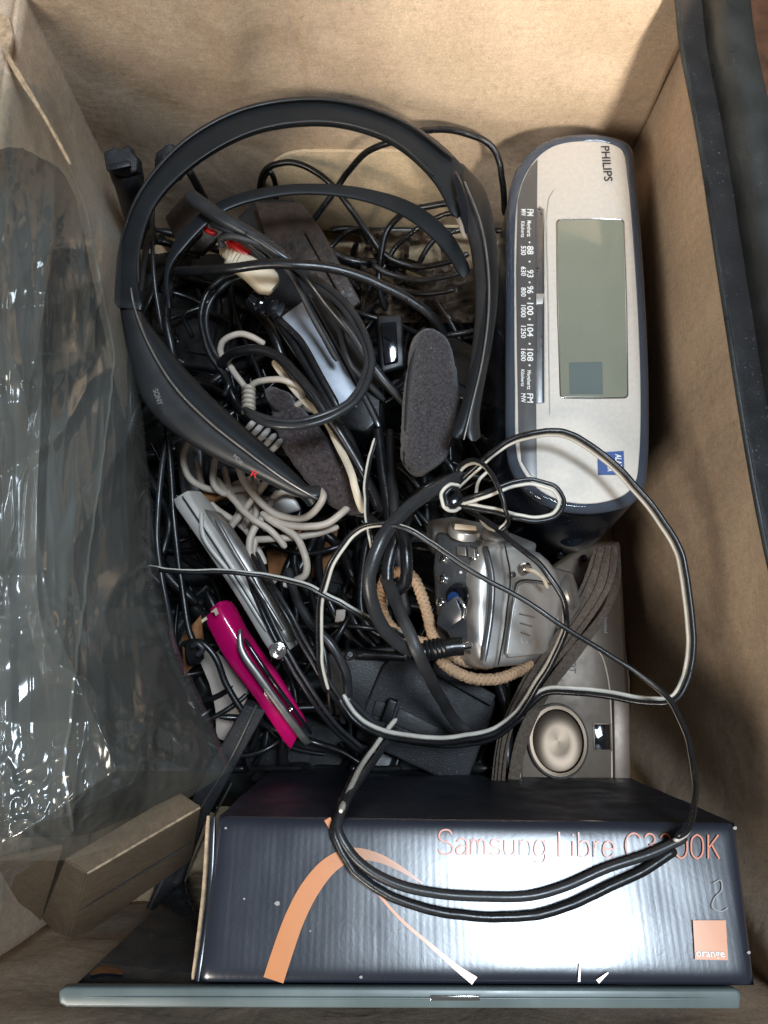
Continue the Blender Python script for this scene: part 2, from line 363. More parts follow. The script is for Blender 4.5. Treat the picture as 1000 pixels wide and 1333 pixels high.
def slab(name, P, thick, m, parent=None, bev=1.0, down=None, smooth=0, seg=3, scale_low=1.0):
    """front polygon (seen by the camera) extruded away; thick and bev in mm"""
    P = [Vector(wp(p)) for p in P]
    if smooth: P = spline(P, smooth, closed=True)
    n = newell(P); c = sum(P, Vector())/len(P)
    if n.dot(CAM-c) < 0: P.reverse(); n = -n
    d = (down.normalized() if down else -n)*thick/1000.0
    c2 = c+d
    Q = [c2+(p+d-c2)*scale_low for p in P]; k = len(P)
    V = P+Q; Fc = [tuple(range(k)), tuple(range(k, 2*k))[::-1]]+[(i, i+k, (i+1) % k+k, (i+1) % k) for i in range(k)]
    me = mesh(name, V, Fc); bm = bmesh.new(); bm.from_mesh(me)
    bmesh.ops.recalc_face_normals(bm, faces=bm.faces)
    if bev:
        es = [e_ for e_ in bm.edges if e_.calc_face_angle(0) > R(28)]
        bmesh.ops.bevel(bm, geom=es, offset=bev/1000.0, segments=seg, profile=0.5, affect='EDGES', clamp_overlap=True)
    bm.to_mesh(me); bm.free(); finish(me, 32)
    return obj(name, me, m, parent)
def frame_of(n, d=Vector((1, 0, 0))):
    x = (d-n*d.dot(n)).normalized(); return x, n.cross(x), n
def lathe(name, c, n, prof, m, parent=None, seg=32, sx=1.0, d=Vector((1, 0, 0)), cap=True):
    """prof: (radius mm, height mm) pairs"""
    x, y, n = frame_of(n.normalized(), d); V = []; Fc = []
    for (r, h) in prof:
        for k in range(seg):
            a = 2*math.pi*k/seg; V.append(c+x*(math.cos(a)*r*sx/1000)+y*(math.sin(a)*r/1000)+n*(h/1000))
    for i in range(len(prof)-1):
        for k in range(seg):
            a = i*seg+k; b = i*seg+(k+1) % seg; Fc.append((a, b, b+seg, a+seg))
    if cap: Fc.append(tuple(range(seg))[::-1]); Fc.append(tuple((len(prof)-1)*seg+k for k in range(seg)))
    me = mesh(name, V, Fc); bm = bmesh.new(); bm.from_mesh(me); bmesh.ops.recalc_face_normals(bm, faces=bm.faces); bm.to_mesh(me); bm.free()
    finish(me, 40); return obj(name, me, m, parent)
def button(name, c, n, r, h, m, parent=None, **k):
    return lathe(name, c, n, [(r, -1), (r, h*0.55), (r*0.93, h*0.85), (r*0.8, h)], m, parent, **k)
def flat_ribbon(pts_w, plane, lift=0.00025):
    """pts_w: (px,py,width px) on a plane -> verts, faces"""
    P = [(Vector((p[0], p[1], 0)), p[2]) for p in pts_w]
    k = [Vector((p[0], p[1], p[2])) for p in pts_w]
    s = spline(k, 8) if len(k) > 2 else [k[0], k[1]]
    V = []; Fc = []
    for i, p in enumerate(s):
        q0 = s[max(i-1, 0)]; q1 = s[min(i+1, len(s)-1)]
        t = Vector((q1.x-q0.x, q1.y-q0.y)); t = t.normalized() if t.length > 1e-9 else Vector((1, 0))
        nx, ny = -t.y*p.z/2, t.x*p.z/2
        V += [plane.at(p.x+nx, p.y+ny, lift), plane.at(p.x-nx, p.y-ny, lift)]
    for i in range(len(s)-1): Fc.append((2*i, 2*i+1, 2*i+3, 2*i+2))
    return V, Fc
def join_data(L_):
    V = []; Fc = []
    for v, f in L_:
        o = len(V); V += v; Fc += [tuple(i+o for i in q) for q in f]
    return V, Fc
def text_data(s, plane, a, b, hpx, lift=0.0003):
    """text s from pixel a to pixel b on the plane, cap height in px"""
    cu = bpy.data.curves.new('t', 'FONT'); cu.body = s; cu.resolution_u = 3; cu.offset = 0.018; o = bpy.data.objects.new('t', cu); COL.objects.link(o)
    dg = bpy.context.evaluated_depsgraph_get(); me = bpy.data.meshes.new_from_object(o.evaluated_get(dg))
    V = [v.co.copy() for v in me.vertices]; Fc = [tuple(p.vertices) for p in me.polygons]
    bpy.data.objects.remove(o); bpy.data.curves.remove(cu); bpy.data.meshes.remove(me)
    x0 = min(v.x for v in V); x1 = max(v.x for v in V); cap = 0.69
    A = plane.at(a[0], a[1], lift); B = plane.at(b[0], b[1], lift); dx = B-A; ln = dx.length; dx.normalize()
    up = plane.n.cross(dx); dpx = math.hypot(b[0]-a[0], b[1]-a[1]); hh = hpx*ln/dpx
    out = [A+dx*((v.x-x0)/(x1-x0)*ln)+up*(v.y/cap*hh) for v in V]
    return out, Fc
def text(name, s, plane, a, b, hpx, m, parent=None, lift=0.0003):
    V, Fc = text_data(s, plane, a, b, hpx, lift); return obj(name, mesh(name, V, Fc), m, parent)
def grid(name, fn, nu, nv, m, parent=None, solid=0.0):
    V = [fn(i/nu, j/nv) for j in range(nv+1) for i in range(nu+1)]
    Fc = [(j*(nu+1)+i, j*(nu+1)+i+1, (j+1)*(nu+1)+i+1, (j+1)*(nu+1)+i) for j in range(nv) for i in range(nu)]
    me = mesh(name, V, Fc)
    for p in me.polygons: p.use_smooth = True
    o = obj(name, me, m, parent)
    if solid:
        s = o.modifiers.new('thickness', 'SOLIDIFY'); s.thickness = solid; s.offset = 0
    return o
def nz(x, y, z=0.0): return noise.noise(Vector((x, y, z)))
def bake(o):
    dg = bpy.context.evaluated_depsgraph_get(); me = bpy.data.meshes.new_from_object(o.evaluated_get(dg))
    o.modifiers.clear(); o.data = me

# ================================================================== THE SURFACE OUTSIDE AND THE CARDBOARD BOX
XL, XR, YF, YN, RIM = -0.19, 0.166, 0.366, -0.117, 0.215
fl = grid('ground', lambda u, v: Vector((-1.5+3*u, -1.5+3*v, -0.012)), 2, 2, M['wood']); fl['kind'] = 'structure'
# planks of the wooden floor, seen past the black case
for i in range(7):
    x0 = 0.23+i*0.065
    pl = slab('plank', [Vector((x0, 0.0, 0)), Vector((x0+0.062, 0.0, 0)), Vector((x0+0.062, 0.9, 0)), Vector((x0, 0.9, 0))], 8, M['wood'], bev=1.2)
    pl['kind'] = 'structure'
cb = thing('cardboard_box', 'large open brown cardboard box that holds all the cables and gadgets', 'box')
grid('bottom_panel', lambda u, v: Vector((XL+(XR-XL)*u, YN+(YF-YN)*v, 0.0015*nz(u*5, v*5))), 30, 30, M['card_light'], cb, 0.004)
def far_wall(u, v):
    x = XL-0.004+(XR+0.006-XL)*u; z = -0.004+(RIM+0.05)*v
    y = YF+0.0025*nz(x*22, z*18, 1)+0.0035*max(0, 1-abs(x+0.047+0.04*(z-0.15))/0.004)*0.25
    y += 0.0016*math.exp(-((x+0.047+0.01*z)/0.0013)**2)-0.0012*math.exp(-((x+0.043+0.01*z)/0.002)**2)
    y += 0.0012*max(0, 1-abs(nz(x*14, z*11, 55))*7)*max(0, nz(x*6, z*6, 56)+.3)
    y += -0.006*math.exp(-((x+0.085-0.1*(z-.2))/0.012)**2)*max(0, min(1, (z-0.13)/0.05))
    y += 0.004*math.exp(-((x-0.02)/0.02)**2)*max(0, z-0.14)/0.05
    return Vector((x, y, z))
grid('far_panel', far_wall, 120, 70, M['card'], cb, 0.004)
# raised flap in place of the hand hole, tilted to catch more light
def stadium(xa, ya, xb, yb, n=14):
    out = []; r = (yb-ya)/2
    for i in range(n+1):
        a = -math.pi/2+math.pi*i/n; out.append((xb-r+r*math.cos(a), (ya+yb)/2+r*math.sin(a)))
    for i in range(n+1):
        a = math.pi/2+math.pi*i/n; out.append((xa+r+r*math.cos(a), (ya+yb)/2+r*math.sin(a)))
    return out
def on_y(px, py, Y):
    d = ray(px, py); return CAM+d*(Y/d.y)
h0 = on_y(352, 272, YF); h1 = on_y(603, 190, YF)
hole = stadium(h0.x, h0.z, h1.x, h1.z)
zb = min(z for x, z in hole); hh_ = max(z for x, z in hole)-zb
slab('handle_flap', [Vector((x, YF-0.0045-0.014*(1-(z-zb)/hh_), z)) for x, z in hole], 3, M['card_light'], cb, bev=0.3)
grid('outer_layer', lambda u, v: Vector((XL+(XR-XL)*u, YF+0.011+0.002*nz(u*8, v*5), (RIM+0.04)*v)), 20, 14, M['card_light'], cb, 0.003)
def left_wall(u, v):
    y = YN-0.004+(YF-YN+0.006)*u; z = RIM*v
    return Vector((XL-0.002+0.002*nz(y*20, z*20, 4), y, z))
grid('left_panel', left_wall, 60, 30, M['card'], cb, 0.004)
def left_flap(u, v):   # folded outwards and down over the rim, with a torn paper edge
    y = YN+(YF-YN)*u; a = v
    return Vector((XL-0.004-0.09*a, y, RIM+0.004*math.sin(a*3.1)-0.05*a*a+0.004*nz(y*30, a*6, 2)))
grid('left_flap', left_flap, 60, 16, M['card'], cb, 0.004)
def right_wall(u, v):
    y = YN-0.004+(YF-YN+0.006)*u; z = (RIM-0.006)*v
    x = XR+0.010*v*(1-u)+0.006*v
    # crumpled ridge running down the near part of the panel
    s = (y-(-0.045+ (z-0.05)*-0.55))/0.02
    fade = max(0, min(1, (0.10-y)/0.08))
    x -= 0.010*math.exp(-s*s)*fade
    x += 0.006*(1/(1+math.exp(-s*2.2)))*fade
    x += 0.003*nz(y*16, z*16, 7)+0.0012*max(0, 1-abs(nz(y*14, z*12, 65))*7)*max(0, nz(y*6, z*6, 66)+.3)
    return Vector((x, y, z))
grid('right_panel', right_wall, 160, 60, M['card'], cb, 0.004)
def near_wall(u, v):
    return Vector((XL+(XR+0.014-XL)*u, YN-0.002+0.002*nz(u*9, v*5, 9), RIM*v*0.96))
grid('near_panel', near_wall, 40, 20, M['card'], cb, 0.004)
slab('torn_edge', [(0, 18, 22.6), (10, 22, 22.6), (16, 48, 22.5), (10, 66, 22.4), (26, 94, 22.3), (58, 150, 22.1), (92, 214, 21.9), (90, 214, 21.8), (54, 150, 22), (20, 98, 22.2), (2, 60, 22.4)], 1.6, M['card_edge'], cb, bev=0.3, smooth=3)
# a loose cardboard flap low in the far corner
fp = slab('cardboard_flap', [(300, 290, 2.5), (600, 283, 2.5), (640, 380, 1.2), (300, 400, 1.2)], 3, M['card_light'], bev=0.4)
fp['label'] = 'loose brown cardboard flap lying under the tangle below the hand hole'; fp['category'] = 'cardboard'

# ------------------------------------------------------------------ black case over the rim
bc = thing('black_case', 'scuffed black plastic case edge lying over the box rim beside the clock radio', 'case')
edge = [(872, -60), (878, 0), (884, 60), (905, 170), (940, 400), (975, 620), (1000, 745), (1035, 900)]
def caserail(dx, z, dy=0): return [(x+dx*(1+0.0002*y), y+dy, z) for x, y in edge]
loft('lip', caserail(0, 22.2), caserail(7, 22.3), 3.0, M['case'], bc, e=0.6)
loft('recess', caserail(5, 22.0), caserail(46, 21.6), 3.0, M['black'], bc, e=0.4)
loft('rounded_side', caserail(38, 21.9), caserail(98, 21.9), 26, M['case'], bc, e=0.85, seg=24, sink=0.15)
loft('outer_wall', caserail(86, 20.0), caserail(100, 12.0), 6, M['case'], bc, e=0.5)

# ================================================================== THE TWO SMALL CARTONS, THE DVD CASE AND THE PHONE BOX
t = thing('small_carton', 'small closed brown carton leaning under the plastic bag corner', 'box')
slab('front_panel', [(114, 1138, 13), (262, 1052, 11), (250, 1120, 6.5), (86, 1234, 7)], 3, M['card_shaded'], t, bev=0.6)
slab('top_panel', [(84, 1118, 13.2), (232, 1030, 11.2), (262, 1050, 11), (114, 1136, 13)], 2, M['card_shaded'], t, bev=0.6)
slab('side_panel', [(84, 1120, 13.1), (112, 1137, 13), (87, 1230, 7), (54, 1196, 7.2)], 2, M['card_shaded'], t, bev=0.6)
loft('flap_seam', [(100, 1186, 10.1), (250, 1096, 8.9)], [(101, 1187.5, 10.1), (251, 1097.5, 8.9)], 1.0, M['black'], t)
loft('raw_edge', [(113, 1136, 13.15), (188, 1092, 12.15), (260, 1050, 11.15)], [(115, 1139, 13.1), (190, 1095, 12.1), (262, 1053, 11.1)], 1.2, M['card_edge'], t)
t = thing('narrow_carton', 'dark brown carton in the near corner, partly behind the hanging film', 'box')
slab('front_panel', [(-40, 1130, 13), (82, 1105, 12), (50, 1210, 6), (-40, 1265, 6)], 3, M['card_shaded'], t, bev=0.6)
slab('bottom_flap', [(-40, 1240, 7.2), (45, 1180, 7.0), (52, 1205, 6.4), (-40, 1262, 6.6)], 1.5, M['card_shaded'], t, bev=0.3)

t = thing('dvd_case', 'translucent plastic disc case standing on edge along the near wall', 'disc case')
zt = 21.3
slab('case_edge', [(76, 1290, zt), (84, 1285, zt), (500, 1286, zt), (960, 1288, zt), (966, 1294, zt), (964, 1314, zt), (500, 1313, zt), (86, 1312, zt), (76, 1307, zt)], 5, M['dvd'], t, bev=1.6)
loft('spine_ridge', [(110, 1297, zt+.05), (520, 1298, zt+.05), (940, 1299, zt+.05)], [(110, 1301, zt+.05), (520, 1302, zt+.05), (940, 1303, zt+.05)], 1.4, M['dvd'], t)
slab('clasp', [(560, 1296, zt+.06), (625, 1296, zt+.06), (625, 1303, zt+.06), (560, 1303, zt+.06)], 1.0, M['chrome'], t, bev=0.3)
ca_, cb_ = W(92, 1286, zt-.4), W(955, 1289, zt-.4)
cov = slab('cover_sheet', [ca_, cb_, Vector((cb_.x, cb_.y+.004, 0.03)), Vector((ca_.x, ca_.y+.004, 0.03))], 5.5, M['dvd_cover'], t, bev=0.8)
pc = Plane(ca_, cb_, Vector((ca_.x, ca_.y+.004, 0.03)))
V, Fc = flat_ribbon([(118, 1268, 4), (135, 1262, 10), (160, 1266, 6)], pc, 0.0006); obj('cover_print', mesh('cover_print', V, Fc), M['copper'], t)

# ---- phone box
pb = thing('phone_box', 'glossy black printed phone carton with orange swoosh and thin orange lettering', 'box')
zf, zn = 20.2, 21.2
TL, TR, BR, BL = W(284, 1062, zf), W(958, 1071, zf), W(984, 1284, zn), W(259, 1279, zn)
FP = Plane(TL, TR, BL)
def fpt(x, y, l=0.0): return FP.at(x, y, l)
corners = [fpt(284, 1062), fpt(958, 1071), fpt(984, 1283), fpt(259, 1279)]
DENT = [(.12, .8, .010, .0009), (.3, .35, .014, .0007), (.47, .75, .02, .0010), (.7, .2, .012, .0008), (.86, .55, .016, .0008), (.62, .9, .012, .0007)]
def facefn(u, v):
    a = corners[3].lerp(corners[2], u); b = corners[0].lerp(corners[1], u); p = a.lerp(b, v)
    e = min(v, 1-v)*0.053; eu = min(u, 1-u)*0.235
    rnd = 0.0016*(math.exp(-e/0.0016)+math.exp(-eu/0.0016))
    rnd += sum(d*.10*math.exp(-(((u-a_)*.235)**2+((v-b_)*.053)**2)/(r_*r_*.3)) for a_, b_, r_, d in DENT)
    return p+FP.n*(-rnd+0.00015*nz(u*9, v*3, 3)*min(1, e/0.004))
grid('front_panel', facefn, 260, 70, M['carton'], pb)
dn = -FP.n
def side(name, A, B, d, ln, m, nu=60):
    def f(u, v):
        p = A.lerp(B, u)+d*(ln*v)+dn*0.0030*0
        return p+Vector((0, 1, 0))*0.0008*nz(u*8, v*5, 2)
    return grid(name, f, nu, 20, m, pb)
dd = Vector((0, 0.06, -1)).normalized()
off = -FP.n*0.0016
side('top_panel', corners[0]+off, corners[1]+off, Vector((0, 0.05, -1)).normalized(), 0.15, M['carton_side'])
side('bottom_panel', corners[3]+off, corners[2]+off, Vector((0, 0.02, -1)).normalized(), 0.15, M['carton'])
side('end_panel', corners[1]+off, corners[2]+off, Vector((0, 0, -1)), 0.15, M['carton'])
side('end_panel', corners[0]+off+Vector((.002, 0, 0)), corners[3]+off+Vector((.002, 0, 0)), Vector((0, 0, -1)), 0.15, M['carton'])
# raw card edge of the end flap, left of the face
loft('raw_edge', [(268, 1062, zf-.1), (262, 1160, zf+.25), (254, 1230, zn-.2), (248, 1276, zn-.1)], [(273, 1062, zf-.1), (267, 1160, zf+.25), (259, 1230, zn-.2), (252, 1276, zn-.1)], 3.0, M['card_edge'], pb, e=0.5)
loft('end_flap', [(274, 1064, zf-.2), (268, 1170, zf+.15), (253, 1277, zn-.2)], [(281, 1063, zf-.2), (276, 1170, zf+.15), (260, 1278, zn-.2)], 2.0, M['carton'], pb, e=0.5)
# printed orange shapes (flat ink on the card)
for rb in (flat_ribbon([(356, 1276, 27), (366, 1245, 27), (384, 1195, 26), (405, 1155, 25), (430, 1126, 22), (458, 1112, 17), (490, 1116, 12), (520, 1130, 7), (550, 1150, 2)], FP, 0.0010),
     flat_ribbon([(426, 1066, 9), (440, 1090, 8), (458, 1118, 6), (482, 1150, 4), (520, 1195, 4), (560, 1230, 5), (595, 1260, 8), (618, 1277, 12)], FP, 0.0011),
     flat_ribbon([(755, 1255, 2), (754, 1278, 3)], FP, 0.0010), flat_ribbon([(778, 1278, 6), (792, 1266, 2)], FP, 0.0010)):
    obj('swoosh_print', mesh('swoosh_print', *rb), M['orange'], pb)
# single-stroke lettering
G = {
 'S': [[(.9, .82), (.72, .97), (.45, 1), (.2, .93), (.08, .76), (.16, .6), (.45, .51), (.78, .42), (.92, .25), (.84, .08), (.5, 0), (.2, .04), (.05, .2)]],
 'a': [[(.1, .52), (.3, .64), (.6, .62), (.72, .48), (.72, 0)], [(.72, .36), (.3, .34), (.08, .2), (.18, .02), (.45, 0), (.72, .16)]],
 'm': [[(.08, .64), (.08, 0)], [(.08, .45), (.22, .62), (.42, .6), (.5, .42), (.5, 0)], [(.5, .45), (.66, .62), (.86, .6), (.94, .42), (.94, 0)]],
 's': [[(.7, .54), (.5, .64), (.22, .62), (.12, .48), (.3, .35), (.6, .28), (.72, .15), (.58, .02), (.3, 0), (.08, .1)]],
 'u': [[(.1, .64), (.1, .2), (.22, .03), (.5, 0), (.72, .18)], [(.72, .64), (.72, 0)]],
 'n': [[(.1, .64), (.1, 0)], [(.1, .42), (.28, .62), (.58, .62), (.72, .44), (.72, 0)]],
 'g': [[(.72, .64), (.72, -.12), (.55, -.28), (.25, -.28), (.1, -.2)], [(.72, .4), (.55, .62), (.25, .62), (.08, .4), (.1, .12), (.3, 0), (.58, .04), (.72, .22)]],
 'L': [[(.12, 1), (.12, 0)], [(.12, 0), (.68, 0)]], 'i': [[(.15, .64), (.15, 0)], [(.15, .86), (.15, .92)]],
 'b': [[(.1, 1), (.1, 0)], [(.1, .4), (.3, .62), (.58, .62), (.76, .4), (.74, .12), (.52, 0), (.26, .02), (.1, .22)]],
 'r': [[(.1, .64), (.1, 0)], [(.1, .4), (.25, .6), (.45, .64)]],
 'e': [[(.08, .34), (.74, .34)], [(.74, .34), (.66, .56), (.42, .65), (.16, .55), (.06, .3), (.16, .07), (.42, 0), (.7, .12)]],
 'C': [[(.95, .8), (.78, .95), (.5, 1), (.2, .88), (.05, .6), (.06, .35), (.2, .1), (.5, 0), (.78, .05), (.95, .2)]],
 '3': [[(.1, .84), (.28, .98), (.52, .98), (.7, .84), (.66, .64), (.38, .54)], [(.38, .54), (.7, .44), (.78, .2), (.6, .02), (.3, 0), (.06, .14)]],
 '0': [[(.42, 1), (.7, .86), (.8, .5), (.7, .14), (.42, 0), (.14, .14), (.05, .5), (.14, .86), (.42, 1)]],
 'K': [[(.12, 1), (.12, 0)], [(.75, 1), (.12, .42)], [(.32, .6), (.82, 0)]]}
WD = {'S': 1.0, 'a': .86, 'm': 1.1, 's': .82, 'u': .88, 'n': .88, 'g': .9, 'L': .78, 'i': .36, 'b': .9, 'r': .56, 'e': .86, 'C': 1.05, '3': .9, '0': .92, 'K': .9, ' ': .45}
s_ = 'Samsung Libre C3300K'; tot = sum(WD[c] for c in s_); D = []; cx = 0
for c in s_:
    for st in G.get(c, []):
        pts = []
        for gx, gy in st:
            f = (cx+gx*0.92)/tot; x = 570+f*370; yb = 1112+f*6; h_ = 32-f*1.0
            pts.append((x, yb-gy*h_, 2.1))
        D.append(flat_ribbon(pts, FP, 0.0010))
    cx += WD[c]
V, Fc = join_data(D); obj('model_lettering', mesh('model_lettering', V, Fc), M['orange_thin'], pb)
for x_, y_, r_ in ((361, 1176, 3.2), (318, 1170, 1.4), (404, 1212, 1.2), (294, 1078, 1.6), (520, 1212, 1.3), (470, 1272, 2.0), (975, 1240, 2.2), (957, 1078, 2.4)):
    v_ = [fpt(x_+r_*math.cos(a*.785)*(1+.3*math.sin(a*2)), y_+r_*math.sin(a*.785), .0009) for a in range(8)]
    obj('scuff_mark', mesh('scuff_mark', v_, [tuple(range(8))]), M['ink_grey'], pb)
V, Fc = flat_ribbon([(928, 1150, 1.4), (938, 1146, 1.4), (940, 1158, 1.4), (930, 1170, 1.4), (928, 1182, 1.4), (940, 1186, 1.4), (948, 1182, 1.4)], FP, 0.0010)
obj('pen_mark', mesh('pen_mark', V, Fc), M['ink_grey'], pb)
lg = [fpt(902, 1198, .0010), fpt(945, 1198, .0010), fpt(948, 1250, .0010), fpt(905, 1249, .0010)]
obj('logo_square', mesh('logo_square', lg, [(0, 3, 2, 1)]), M['orange'], pb)
text('logo_lettering', 'orange', FP, (906.5, 1245), (944, 1246), 8.5, M['ink_white'], pb, 0.0013)

# ================================================================== CLOCK RADIO
cr = thing('clock_radio', 'champagne silver clock radio with blank display and tuning dial, face up', 'clock radio')
ZC = 15.0
OUT = [(660, 600), (657, 500), (657, 400), (658, 300), (661, 255), (671, 222), (690, 197), (716, 182), (760, 175), (800, 180), (821, 190), (828, 230), (836, 320), (842, 420), (845, 520), (844, 600), (838, 638), (822, 658), (790, 668), (755, 670), (720, 664), (690, 648), (671, 626)]
INN = [(673, 595), (670, 500), (669, 400), (670, 300), (674, 256), (684, 226), (702, 202), (725, 188), (764, 183), (796, 187), (811, 196), (818, 234), (826, 322), (832, 420), (835, 520), (833, 596), (828, 628), (814, 644), (786, 654), (755, 656), (725, 650), (700, 636), (683, 617)]
MID = [((a[0]+b[0])/2, (a[1]+b[1])/2) for a, b in zip(OUT, INN)]
slab('face_plate', [(x, y, ZC) for x, y in INN], 6, M['champagne'], cr, bev=0.8, smooth=4)
slab('body', [(x+(2 if x < 750 else -2), y, ZC-.9) for x, y in OUT], 95, M['navy'], cr, bev=3, smooth=4, scale_low=1.0, down=Vector((-0.015, -0.10, -1)))
loft('clear_bezel', [(x, y, ZC-.3) for x, y in OUT], [(x, y, ZC+.05) for x, y in INN], 7, M['clear'], cr, e=0.7, closed=True, n=5, sink=0.35)
loft('bezel_rim', [(x, y, ZC-1.0) for x, y in OUT], [(x, y, ZC-.9) for x, y in MID], 4, M['clear'], cr, e=0.8, closed=True, n=5, sink=0.5)
PF = Plane(W(670, 300, ZC), W(830, 300, ZC), W(750, 600, ZC))
slab('dial_strip', [PF.at(x, y, .0004) for x, y in ((674, 262), (680, 238), (690, 218), (700, 207), (699, 300), (698, 400), (698, 500), (699, 622), (690, 618), (679, 600), (675, 560), (673, 450), (672, 350))], 0.8, M['strip'], cr, bev=0.1)
slab('tuning_slot', [PF.at(x, y, .0006) for x, y in ((698, 272), (703, 268), (708, 272), (709, 400), (709, 524), (699, 525), (698, 400))], 0.8, M['gun'], cr, bev=0.2)
loft('slot_rail', [PF.at(706.5, y, .0014) for y in (272, 400, 523)], [PF.at(709, y, .0014) for y in (272, 400, 523)], 0.8, M['chrome'], cr)
slab('tuning_pointer', [PF.at(x, y, .0014) for x, y in ((698, 382), (709, 382), (707, 395), (698, 396))], 0.8, M['silver'], cr, bev=0.2)
lathe('slot_end', PF.at(702, 274, .0006), PF.n, [(1.6, 0), (1.6, 1.0), (1.1, 1.6), (0.4, 1.7)], M['chrome'], cr, seg=20)
def rrect(x0, y0, x1, y1, r, skew=(0, 0, 0, 0)):
    out = []
    for (cx_, cy_, a0) in ((x1-r, y0+r, -90), (x1-r, y1-r, 0), (x0+r, y1-r, 90), (x0+r, y0+r, 180)):
        for i in range(5):
            a = R(a0+22.5*i); out.append((cx_+r*math.cos(a), cy_+r*math.sin(a)))
    return out
lc = [(x+(0.022*(y-285)), y) for x, y in rrect(725, 286, 812, 517, 6)]
slab('display', [PF.at(x, y, .0006) for x, y in lc], 1.2, M['lcd'], cr, bev=0.2)
loft('display_rim', [PF.at(x, y, .0005) for x, y in lc], [PF.at(768+(x-768)*1.035, 401+(y-401)*1.014, .0005) for x, y in lc], 0.9, M['chrome'], cr, closed=True, n=2, seg=8)
slab('display_segment', [PF.at(x, y, .0009) for x, y in ((741, 472), (784, 471), (785, 513), (742, 513))], 0.3, M['lcd_blue'], cr, bev=0)
loft('panel_seam', [PF.at(715, 540, .0003), PF.at(713, 400, .0003), PF.at(713, 260, .0003), PF.at(720, 246, .0003)], [PF.at(716.5, 540, .0003), PF.at(714.5, 400, .0003), PF.at(714.5, 260, .0003), PF.at(721.5, 247, .0003)], 0.5, M['silver'], cr)
text('brand_lettering', 'PHILIPS', PF, (782.5, 190), (787, 236), 9, M['ink_black'], cr, .0004)
D = []
for s, y0, y1, h_ in (('FM', 272, 281, 7), ('Megahertz', 287, 308, 4.5), ('•', 314, 317, 7), ('88', 320, 331, 7), ('•', 339, 342, 7), ('93', 351, 361, 7), ('•', 366, 369, 7), ('96', 372, 382, 7), ('•', 387, 390, 7), ('100', 394, 410, 7), ('•', 414, 417, 7), ('104', 422, 438, 7), ('•', 446, 449, 7), ('108', 454, 470, 7), ('•', 474, 477, 7), ('Megahertz', 482, 507, 4.5), ('FM', 512, 524, 7)):
    if s == '•':
        c_ = PF.at(689.5, (y0+y1)/2, .0008); D.append(([c_+Vector((.0006*math.cos(a*.785), .0006*math.sin(a*.785), 0)) for a in range(8)], [tuple(range(8))])); continue
    D.append(text_data(s, PF, (686.5, y0), (686.5, y1), h_, .0008))
for s, y0, y1, h_ in (('MW', 272, 281, 5.5), ('Kilohertz', 288, 309, 4), ('530', 320, 332, 5.5), ('630', 347, 359, 5.5), ('800', 374, 386, 5.5), ('1000', 397, 413, 5.5), ('1250', 424, 440, 5.5), ('1600', 454, 470, 5.5), ('Kilohertz', 481, 503, 4), ('MW', 512, 524, 5.5)):
    D.append(text_data(s, PF, (678.5, y0), (678.5, y1), h_, .0008))
V, Fc = join_data(D); obj('dial_lettering', mesh('dial_lettering', V, Fc), M['ink_white'], cr)
slab('alarm_sticker', [PF.at(x, y, .0006) for x, y in ((778, 589), (812, 587), (813, 618), (779, 618))], 0.3, M['blue'], cr, bev=0)
text('sticker_lettering', 'ALARM', PF, (801, 591), (802, 614), 7.5, M['ink_white'], cr, .0009)
text('sticker_lettering', 'TIMER', PF, (791, 595), (791.5, 614), 5.5, M['ink_white'], cr, .0009)
button('end_knob', W(742, 694, 9.6), Vector((-.1, -.6, .8)), 7.5, 5, M['navy'], cr)
slab('knob_grip', [(728, 686, 10.3), (762, 680, 10.3), (765, 694, 10.1), (730, 700, 10.1)], 2, M['black_tex'], cr, bev=0.8)
for x, y in ((729, 722), (760, 727)): button('side_button', W(x, y, 7.6), Vector((0, -.8, .6)), 2.2, 1.5, M['gloss'], cr)

# ================================================================== HEADPHONES
hp = thing('headphones', 'black over-ear headphones with flat twin headband and foam ear pads on top of the tangle', 'headphones')
def zz(P, z0, z1=None, dx=0, dy=0):
    n = len(P); z1 = z0 if z1 is None else z1
    return [(x+dx, y+dy, z0+(z1-z0)*i/(n-1)) for i, (x, y) in enumerate(P)]
oA = [(148, 398), (149, 365), (156, 310), (180, 247), (235, 182), (308, 140), (390, 124), (460, 130), (530, 156), (590, 200), (630, 255)]
oB = [(186, 402), (179, 368), (181, 322), (204, 262), (262, 207), (331, 172), (398, 161), (452, 165), (512, 187), (563, 232), (592, 285)]
loft('headband', zz(oA, 17.4, 17.0), zz(oB, 17.4, 17.0), 3.2, M['band'], hp, e=0.45, seg=20)
loft('headband_edge', zz(oA[1:-1], 17.55, 17.15, 1, 1), [(a[0]*.93+b[0]*.07+1, a[1]*.93+b[1]*.07+1, 17.5) for a, b in zip(oA[1:-1], oB[1:-1])], 1.6, M['arm'], hp)
loft('headband_edge', zz(oB[1:-1], 17.5, 17.1), [(b[0]*.93+a[0]*.07, b[1]*.93+a[1]*.07, 17.4) for a, b in zip(oA[1:-1], oB[1:-1])], 1.6, M['arm'], hp)
iA = [(216, 400), (214, 350), (232, 305), (282, 262), (340, 244), (400, 238), (470, 243), (540, 264), (588, 303), (614, 350)]
iB = [(222, 400), (221, 352), (243, 318), (290, 275), (345, 257), (400, 251), (465, 258), (525, 280), (572, 318), (602, 362)]
loft('inner_headband', zz(iA, 15.0, 15.6), zz(iB, 15.0, 15.6), 2.4, M['band'], hp, e=0.5)
